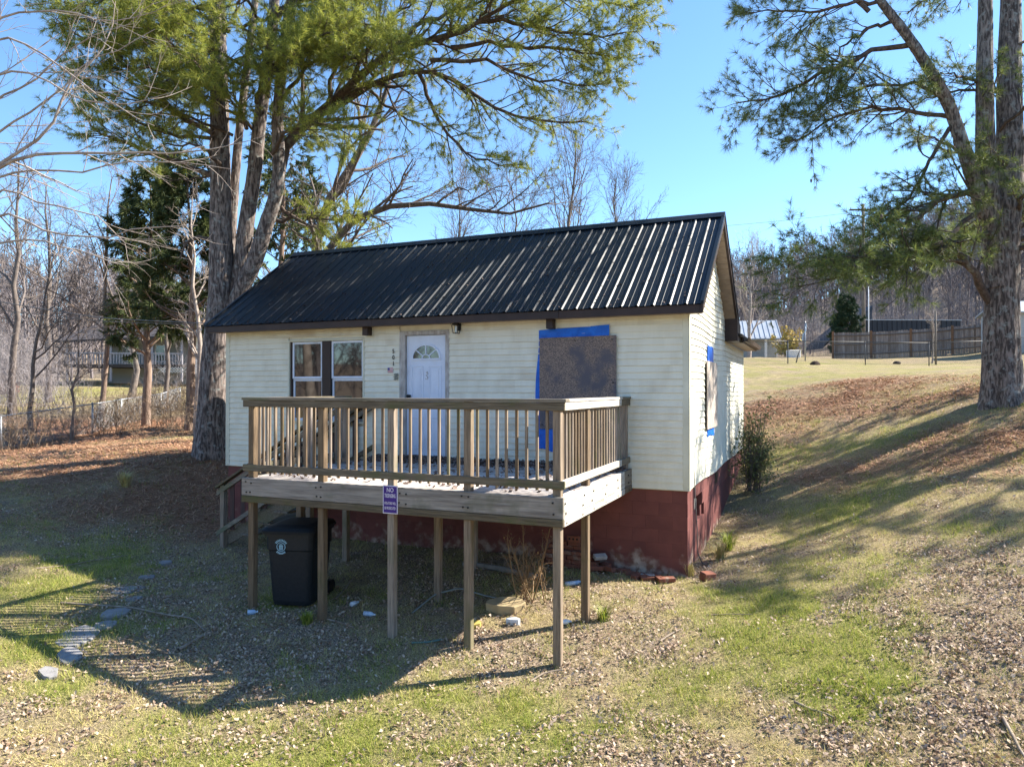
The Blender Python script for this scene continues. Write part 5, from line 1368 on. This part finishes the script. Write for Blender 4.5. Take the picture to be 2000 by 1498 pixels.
# ---------------------------------------------------------------- neighbour's house with a porch on the left
np_ = px_on(262, 48); nz = gz(*np_)
nh = thing('neighbour_house', 'neighbour house with a dark porch roof and grey railed deck behind trees', 'house', (np_[0], np_[1], nz), R(8))
def zl(py, d=48): return ZC - (py - HOR) / F * d - nz
box_part(nh, 'wall', 'far_wall', -2.6, 4.8, 2.2, 7, zl(760), zl(648))
box_part(nh, 'white_wall', 'far_white', 3.7, 5.2, .5, 2.15, zl(730), zl(640))
mb = MB(); mb.add([(-4.7, -.6, zl(668)), (4.9, -.6, zl(652)), (4.9, 4.5, zl(610)), (-4.7, 4.5, zl(626)), (-4.7, -.6, zl(672)), (4.9, -.6, zl(656)), (4.9, 4.5, zl(616)), (-4.7, 4.5, zl(632))], [(0, 1, 2, 3), (7, 6, 5, 4), (0, 4, 5, 1), (1, 5, 6, 2), (2, 6, 7, 3), (3, 7, 4, 0)]); mb.build('porch_roof', 'far_roof', nh)
box_part(nh, 'deck_floor', 'far_roof', -4.3, 3.2, -.3, 2.2, zl(718), zl(712))
for x in (-4.1, -1.4, 1.2, 3.1): box_part(nh, 'porch_post', 'far_rail', x - .06, x + .06, -.25, -.13, zl(745), zl(664))
rl = box_part(nh, 'railing', 'far_rail', -4.3, 3.2, -.3, -.22, zl(692), zl(689))
for q in range(42): box_part(rl, 'baluster', 'far_rail', -4.25 + q * .178, -4.19 + q * .178, -.28, -.24, zl(711), zl(692.5))
for x0 in (-1.6, .6): 
    w_ = box_part(nh, 'window', 'far_white', x0, x0 + 1.0, 2.1, 2.195, zl(705), zl(668)); box_part(w_, 'pane', 'glass', x0 + .1, x0 + .9, 2.06, 2.098, zl(702), zl(671))
lt = MB()
for q in range(9):
    lt.add([(1.6 + q * .18, -.3, zl(728)), (1.65 + q * .18, -.3, zl(728)), (2.05 + q * .18, -.3, zl(717)), (2.0 + q * .18, -.3, zl(717))], [(0, 1, 2, 3)]); lt.add([(2.0 + q * .18, -.31, zl(728)), (2.05 + q * .18, -.31, zl(728)), (1.65 + q * .18, -.31, zl(717)), (1.6 + q * .18, -.31, zl(717))], [(0, 1, 2, 3)])
lt.build('lattice', 'far_white', nh)
p_ = gp(8, 40); bw_ = thing('brick_pillar', 'low red brick pillar at the far left edge of the lawn', 'pillar', p_, R(10))
for q in range(6):
    for s in range(3): box_part(bw_, 'brick', 'brick', -.55 + s * .38 + (.09 if q % 2 else 0), -.2 + s * .38 + (.09 if q % 2 else 0), -.3, .3, q * .12, q * .12 + .11, .008)
box_part(bw_, 'cap', 'concrete', -.65, .8, -.36, .36, .73, .80, .01)

# ---------------------------------------------------------------- brush along the left fence and the wood edge
def brush(name, label, spots, seed, m='brush', h=(.7, 1.6), ns=9, lean=.35):
    rg = np.random.default_rng(seed); T, hs = [], []
    for (x, y, rad, cnt) in spots:
        for _ in range(cnt):
            a = rg.uniform(0, 6.28); rr = rad * math.sqrt(rg.random()); X, Y = x + rr * math.cos(a), y + rr * math.sin(a)
            if (X - HB.x) * CT + (Y - HB.y) * ST > -HW - .4 and (X - HB.x) * CT + (Y - HB.y) * ST < .5 and Y > 9 and -(X - HB.x) * ST + (Y - HB.y) * CT < HD + .5 and -(X - HB.x) * ST + (Y - HB.y) * CT > -.2: continue
            hh = rg.uniform(*h); l = rg.normal(0, lean, 2) * hh
            t = np.linspace(0, 1, 6)[:, None]; T.append(np.array([X, Y, 0]) + t * np.array([l[0], l[1], hh]) + np.concatenate((np.zeros((1, 3)), rg.normal(0, .03 * hh, (5, 3))))); hs.append(hh)
    T = np.array(T); T[:, :, 2] += ground(T[:, 0, 0], T[:, 0, 1])[:, None] - .05
    Rr = np.full(T.shape[:2], .009) * np.linspace(1, .35, 6)
    g = spawn(rg, T, Rr, ns, .15, 1, (.3, 1.1), float(np.mean(hs)) * .42, 4, .0, .22, .7, .0045)
    g2 = spawn(rg, *g, 3, .2, 1, (.3, 1.1), float(np.mean(hs)) * .18, 3, 0, .22, .7, .0035)
    o = tube_obj(name, [(T, Rr, 3)], m, None, False, flat=(g, g2)); tag(o, label, 'brush', kind='stuff'); return o
brush('fence_brush', 'tangle of dry brown brush grown through the left fence', [(x + s * .7, y, 1.3, 34) for x, y in lf for s in (-1, .4)] + [(-9.5, 22, 2.0, 50), (-11.5, 25, 2.4, 70), (-10, 29, 2.6, 80)], 61)
brush('thicket', 'grey-brown thicket of leafless saplings below the neighbour house', [(gp(px, d)[0], d, 3.2, 110) for px, d in ((0, 36), (20, 44), (-20, 46), (-60, 40), (30, 50), (420, 38), (-30, 33), (0, 30))], 62, 'wood_far', (1.5, 4.0), 9, .22)
brush('hill_thicket', 'grey leafless undergrowth at the foot of the right hillside', [(ray(px, d), d, 6, 60) for px, d in ((1480, 74), (1540, 72), (1600, 70), (1660, 72), (1720, 74), (1780, 78), (1850, 74), (1900, 72), (1960, 72), (2030, 70), (1570, 86), (1700, 90), (1850, 92), (1960, 90), (1640, 100), (1500, 96))], 63, 'wood_far', (3, 7), 10, .16)
# shrub beside the rear corner of the house and one tuft of green at the wall
leafy('evergreen_shrub', 'straggly green shrub against the rear end of the gable wall', 'shrub', h2w(.48, 5.4, gl(.48, 5.4)), .30, 1.95, 3000, 'bush_leaf', 42, .030, stems=26)
leafy('dry_shrub', 'dry reddish stalks growing up between the front deck posts', 'shrub', at(1035, 1168), .38, 1.15, 50, 'weed', 43, .02, stems=12, stem_m='weed')

# ---------------------------------------------------------------- small things lying about
# bricks heaped against the foundation
random.seed(11)
bk = MB(); bk.cbox(-.1, .1, -.047, .047, 0, .06, .005); bk_me = bk.build('brick', 'brick').data
bpy.data.objects.remove(bpy.data.objects['brick'] if 'brick' in bpy.data.objects and bpy.data.objects['brick'].parent is None else [o for o in bpy.data.objects if o.data == bk_me][0])
def brick_at(x, y, zr, rz, rx=0, m=None, label='loose red brick in the heap against the foundation under the deck', group='bricks heaped under the deck', ry=0):
    me_ = bk_me if m is None else bk_me.copy()
    o = bpy.data.objects.new('loose_brick', me_); COL.objects.link(o)
    if m: me_.materials.clear(); me_.materials.append(MATS[m])
    p = h2w(x, y, zr); o.location = p; o.rotation_euler = (rx, ry, TH + rz); tag(o, label, 'brick', group); return o
for lay in range(6):
    nrow = 4 if lay < 3 else (3 if lay < 5 else 2)
    for i in range(nrow):
        for j in range(2 if lay < 4 else 1):
            x = -2.22 + (i + .5) * .205 + (.08 if lay % 2 else 0) + random.uniform(-.02, .02); y = -.07 - j * .11 - random.uniform(0, .02)
            if lay > 3: x += .1
            brick_at(x, y, gl(-1.9, -.15) + lay * .063 - .01, random.uniform(-.15, .15), 0, None, 'red brick of the brick heap, %s layer, %s row, %s' % (('lowest', 'second', 'third', 'fourth', 'fifth', 'topmost')[lay], ('back', 'front')[j], ('first from left', 'second from left', 'third from left', 'rightmost')[i]))
for i in range(15):
    x = -1.45 + i * .085 + random.uniform(-.03, .03); y = -.10 - random.uniform(0, .22)
    brick_at(x, y, gl(x, y) - .005 + (random.choice((0, .055)) if x < -.9 else 0), random.uniform(-1.2, 1.2), random.uniform(-.3, .3), None, 'stray red brick on the ground, %s right of the brick heap' % ('first', 'second', 'third', 'fourth', 'fifth', 'sixth', 'seventh', 'eighth', 'ninth', 'tenth', 'eleventh', 'twelfth', 'thirteenth', 'fourteenth', 'fifteenth')[i], 'stray bricks')
brick_at(-.55, -.25, gl(-.55, -.25), .25, 0, 'brick_pale', 'whitish brick lying at the right end of the scattered bricks', None)
brick_at(-1.30, -.14, gl(-1.3, -.14) + .18, .7, .4, 'brick_pale', 'pale broken brick on the right flank of the heap', None)
hb_ = MB(); hb_.cbox(-.1, .1, -.05, .05, 0, .06, .004)
hb_ = hb_.build('cored_brick', 'brick'); p = h2w(-1.70, -.14, gl(-1.9, -.15) + .375); hb_.location = p + Vector((0, 0, .05)); hb_.rotation_euler = (R(90), 0, TH)
tag(hb_, 'brick with three core holes set on edge atop the heap', 'brick')
for q in (-.06, 0, .06):
    mb = MB(); mb.tube([(q, 0, .0595), (q, 0, .0635)], .017, 10); mb.build('core_hole', 'black_metal', hb_)
p = h2w(.28, -.12, gl(.28, -.12)); o = MB(); o.cbox(-.1, .1, -.07, .07, -.02, .10, .012); o = o.build('broken_block', 'brick'); o.location = p; o.rotation_euler = (.1, .05, .4); tag(o, 'broken brown block lying past the house corner', 'block')

def slab(name, label, cat, px, py, w_, l_, th, m, seed, rz=0, group=None, n=9):
    rg = np.random.default_rng(seed); p = at(px, py); e = .3
    nrm = Vector((gz(p.x - e, p.y) - gz(p.x + e, p.y), gz(p.x, p.y - e) - gz(p.x, p.y + e), 2 * e)).normalized()
    a = np.sort(np.linspace(0, 2 * np.pi, n + 1)[:-1] + rg.uniform(-.22, .22, n)); rr = rg.uniform(.78, 1.08, n)
    out = []
    for z_, k_ in ((-.04, .98), (th - .01, 1), (th, .95)): out.append([(math.cos(t) * w_ * q * k_, math.sin(t) * l_ * q * k_, z_ + (rg.uniform(-.004, .004) if z_ > 0 else 0)) for t, q in zip(a, rr)])
    o = loft(out).build(name, m); o.location = p; o.rotation_euler = (Vector((0, 0, 1)).rotation_difference(nrm) @ Matrix.Rotation(rz, 3, 'Z').to_quaternion()).to_euler()
    return tag(o, label, cat, group)
G_ = 'stepping stones of the path'
for i, (lab, px, py, w_, l_) in enumerate((
        ('small grey stepping stone highest on the path near the stairs', 325, 1100, .12, .12), ('narrow stepping stone second from the top of the path', 290, 1129, .12, .10),
        ('broad pale stepping stone third from the top of the path', 249, 1153, .23, .19), ('leaf-strewn stepping stone below the broad pale one', 262, 1172, .13, .10),
        ('grey stepping stone in the middle of the path', 228, 1199, .18, .17), ('smaller stone just below the middle stepping stone', 206, 1222, .16, .13),
        ('largest flat stepping stone striped by the rail shadow', 156, 1243, .36, .27), ('half-covered stepping stone below the largest one', 138, 1283, .25, .13), ('lowest stepping stone sunk in the sunny grass', 98, 1315, .16, .09))):
    slab('stepping_stone', lab, 'stepping stone', px, py, w_, l_, .028, 'stone', 70 + i, .3 * i, G_)
slab('stone_slab', 'yellowish stone slab lying between the deck posts', 'stone', 993, 1192, .30, .17, .11, 'slab_stone', 90, -.1)
slab('white_block', 'small white block in front of the yellowish slab', 'block', 1003, 1219, .10, .045, .07, 'plastic_white', 91, -.1, n=6)
slab('yellow_cushion', 'mossy yellow-green lump beside the slab', 'moss', 928, 1222, .10, .07, .05, 'yellow_bush', 92)
def bottle(label, px, py, rz, m, s=1.0):
    p = at(px, py); root = thing('plastic_bottle', label, 'bottle', (p.x, p.y, p.z + .035), rz, 'litter under the deck')
    mb = MB(); mb.tube([(-.10 * s, 0, 0), (-.095 * s, 0, 0), (.04 * s, 0, 0), (.075 * s, 0, 0), (.10 * s, 0, 0)], [.02, .033, .033, .018, .013], 12); mb.build('body', m, root, True)
    mb = MB(); mb.tube([(.101 * s, 0, 0), (.118 * s, 0, 0)], .015, 10); mb.build('cap', 'plastic_white', root)
bottle('blue-white plastic bottle near the brick heap', 1122, 1143, .4, 'plastic_blue', 1.5); bottle('crumpled white bottle in the shade behind the second post', 693, 1183, 1.0, 'plastic_white', .6); bottle('pale bottle in front of the middle posts in shade', 722, 1204, -.4, 'plastic_blue', .8); bottle('white scrap of plastic by the right corner post', 1103, 1222, .2, 'plastic_white', .7); bottle('pale bottle at the foot of the leftmost post', 494, 1201, .3, 'plastic_blue', .6)
def lay_tube(name, label, cat, pix, r, m, group=None, lift=0.0, n=24, side=6):
    pts = np.array([np.array(at(*q)) for q in pix]); c = resample(pts, n); c[:, 2] = ground(c[:, 0], c[:, 1]) + r * .8 + .012
    if np.ndim(lift): c[:, 2] += np.interp(np.linspace(0, 1, n), np.linspace(0, 1, len(lift)), lift)
    o = tube_obj(name, [((c - c[0])[None], (np.linspace(r, r * .6, n) if 'stick' in name or 'branch' in name else np.full(n, r))[None], side)], m, None); o.location = c[0]; return tag(o, label, cat, group)
lay_tube('garden_hose', 'grey-green garden hose looped behind the front deck posts', 'hose', [(805, 1200), (850, 1172), (900, 1165), (960, 1174), (1000, 1180)], .012, 'hose_grey', None, [0, .05, .1, .03, 0])
lay_tube('garden_hose', 'short length of teal hose in the shadow by the fourth post', 'hose', [(805, 1260), (835, 1259), (865, 1254)], .012, 'hose')
SG = 'fallen sticks in the yard'
for lab, pix, r in (
        ('pale forked-looking stick on the green patch at right', [(1550, 1378), (1580, 1390), (1610, 1398), (1632, 1412)], .014), ('long grey branch at the bottom right corner', [(1955, 1408), (1972, 1440), (1988, 1470), (2005, 1500)], .018),
        ('short pale stick on the grass right of the corner post', [(1288, 1256), (1310, 1243), (1330, 1230)], .011), ('curved pale stick at the foot of the corner post', [(1036, 1332), (1060, 1320), (1085, 1315), (1102, 1314)], .011),
        ('long dark twig winding over the shaded path', [(120, 1180), (190, 1186), (260, 1190), (330, 1206), (375, 1211), (402, 1236)], .016), ('thick pale stick end in the shaded leaves', [(350, 1272), (375, 1258), (397, 1245)], .022),
        ('thin long twig on the shaded grass at left', [(72, 1112), (130, 1108), (180, 1098), (250, 1086)], .009), ('pale stick beside the second deck post', [(640, 1212), (665, 1220), (692, 1229)], .014),
        ('dark thin stick on the leafy slope at right', [(1824, 1100), (1850, 1097), (1876, 1099)], .010), ('thin twig on the grass below the house corner', [(1390, 1203), (1425, 1201), (1468, 1204)], .007),
        ('slim stick leaning in the dark under the deck', [(655, 1172), (675, 1152), (693, 1130)], .012), ('light twig in the leaves near the bottom right', [(1812, 1290), (1816, 1275), (1820, 1262)], .010)):
    lay_tube('fallen_stick', lab, 'stick', pix, r, 'stick', SG)
p0, p1 = at(945, 1112), at(1080, 1135); lay_tube('landscape_timber', 'old grey timber lying along the foundation under the deck', 'timber', [(905, 1108), (985, 1118), (1060, 1135)], .045, 'concrete')

# ---------------------------------------------------------------- ground cover
def inside_house(X, Y):
    lx, ly = (X - HB.x) * CT + (Y - HB.y) * ST, -(X - HB.x) * ST + (Y - HB.y) * CT
    return (lx > -HW - .01) & (lx < .01) & (ly > -.01) & (ly < HD + .01)
def scatter(rg, n, dmin, dmax, power=1.6):
    """random ground spots in the view wedge, denser near the camera"""
    d = dmin + (dmax - dmin) * rg.random(n) ** power; X = rg.uniform(-.80, .80, n) * d
    ok = ~inside_house(X, d); return X[ok], d[ok]
def gzn(X, Y): return ground(X, Y) + (fnoise(X, Y, 1.3, 11) - .5) * .07 + (fnoise(X, Y, 5, 12) - .5) * .035
rg = np.random.default_rng(77)
X, Y = scatter(rg, 330000, 4.6, 20, 1.35); g, s, l = cover(X, Y); k = rg.random(len(X)) < np.clip(.02 + .58 * l - .4 * g - .45 * s, .02, 1) * (.25 + 1.5 * vnoise(X, Y, 6.0, 16) ** 1.4); X, Y = X[k], Y[k]
o = link('leaf_litter', leaf_mesh('leaf_litter', X, Y, gzn(X, Y) + .012 + rg.uniform(0, .02, len(X)), .0195, rg, .60, .6), 'leaf'); tag(o, 'curled dead leaves strewn over the whole yard', 'leaves', kind='stuff')
def blades(name, label, n, dmin, dmax, h, w, wfun, m, seed, lean=.5, power=1.35):
    rg = np.random.default_rng(seed); X, Y = scatter(rg, n, dmin, dmax, power); g, s, l = cover(X, Y); k = rg.random(len(X)) < wfun(g, s, l); X, Y = X[k], Y[k]; n = len(X)
    a = rg.uniform(0, 6.28, n); H = h * rg.uniform(.4, 1.25, n) * (.45 + 1.3 * vnoise(X, Y, 7.0, 15) ** 1.5); W = w * rg.uniform(.7, 1.2, n) * (1 + np.maximum(0, Y - 10) * .05); ln = rg.uniform(.1, 1, n) * lean * H; b = rg.uniform(0, 6.28, n)
    Z = gzn(X, Y) - .006; c = np.stack((X, Y, Z), -1); sd = np.stack((np.cos(a), np.sin(a), np.zeros(n)), -1) * W[:, None] * .5
    tip = c + np.stack((np.cos(b) * ln, np.sin(b) * ln, H), -1)
    v = np.stack((c - sd, c + sd, tip), 1).reshape(-1, 3); o = link(name, mesh_np(name, v, [np.arange(len(v)).reshape(-1, 3)]), m); tag(o, label, 'grass', kind='stuff'); return o
blades('green_grass', 'patchy fresh green grass growing through the leaves', 420000, 4.6, 20, .075, .0065, lambda g, s, l: np.clip(g * .95 + .02, 0, 1), 'grass_green', 78, 1.0)
blades('dry_grass', 'short straw-coloured winter grass across the yard', 520000, 4.6, 22, .05, .0065, lambda g, s, l: np.clip(.75 - .35 * g - .6 * s - .35 * l, .05, 1), 'grass_dry', 79, 2.0)
def straw(n, seed):
    rg = np.random.default_rng(seed); X, Y = scatter(rg, n, 6, 30, 1.2); g, s, l = cover(X, Y); k = rg.random(len(X)) < s; X, Y = X[k], Y[k]; n = len(X)
    a = rg.uniform(0, 6.28, n); L = rg.uniform(.06, .13, n) * (1 + np.maximum(0, Y - 14) * .03); W = .006 * (1 + np.maximum(0, Y - 10) * .08); c = np.stack((X, Y, gzn(X, Y) + .012 + rg.uniform(0, .02, n)), -1); u = np.stack((np.cos(a) * L, np.sin(a) * L, rg.normal(0, .02, n)), -1); w = np.stack((-np.sin(a) * W, np.cos(a) * W, np.zeros(n)), -1)
    v = np.stack((c - u - w, c - u + w, c + u), 1).reshape(-1, 3); o = link('pine_straw', mesh_np('pine_straw', v, [np.arange(len(v)).reshape(-1, 3)]), 'straw'); tag(o, 'reddish fallen pine needles carpeting the banks', 'pine straw', kind='stuff')
straw(260000, 80)
# a few taller tufts
def tuft(label, px, py, n, h, m, seed):
    rg = np.random.default_rng(seed); p = at(px, py); a = rg.uniform(0, 6.28, n); r_ = rg.uniform(0, .07, n); b = rg.uniform(0, 6.28, n); H = h * rg.uniform(.5, 1.1, n); ln = H * rg.uniform(.2, 1.1, n)
    c = np.stack((np.cos(a) * r_, np.sin(a) * r_, np.full(n, -.02)), -1); sd = np.stack((np.cos(b + 1.57), np.sin(b + 1.57), np.zeros(n)), -1) * .005; mid = c + np.stack((np.cos(b) * ln * .4, np.sin(b) * ln * .4, H * .8), -1); tip = c + np.stack((np.cos(b) * ln, np.sin(b) * ln, H), -1)
    v = np.stack((c - sd, c + sd, mid + sd * .8, mid - sd * .8, tip), 1).reshape(-1, 3); i = np.arange(n) * 5
    o = link('grass_tuft', mesh_np('grass_tuft', v, [np.stack((i, i + 1, i + 2, i + 3), -1), np.stack((i + 3, i + 2, i + 4), -1)]), m); o.location = p; tag(o, label, 'grass tuft', 'grass tufts')
tuft('green grass tuft hugging the foundation past the house corner', 1422, 1075, 160, .32, 'grass_green', 1); tuft('pale tuft of long grass below the green tuft at the corner', 1405, 1092, 140, .28, 'grass_dry', 2)
tuft('yellowish tuft alone on the shaded straw at left', 246, 952, 180, .34, 'grass_dry', 3); tuft('dry tuft right against the corner of the foundation', 1345, 1122, 120, .2, 'grass_dry', 4); tuft('green tuft at the foot of the right side post', 1178, 1210, 110, .2, 'grass_green', 5); tuft('grass tuft in front of the trash cart', 600, 1215, 120, .16, 'grass_green', 6)

# needles and leaves fallen on the roof
rg = np.random.default_rng(88); n = 900
u_, t_ = rg.uniform(XL + .1, XR - .1, n), rg.random(n) ** 1.6
y_ = EY + (RY - EY) * t_; z_ = EZ + (RZ - EZ) * t_ + .012 + HZ
o = link('roof_debris', leaf_mesh('roof_debris', u_, y_, z_, .018, rg, .4), 'leaf_dark'); o.location = HB; o.rotation_euler = (0, 0, TH); tag(o, 'scattered leaves and needles fallen on the metal roof', 'leaves', kind='stuff')
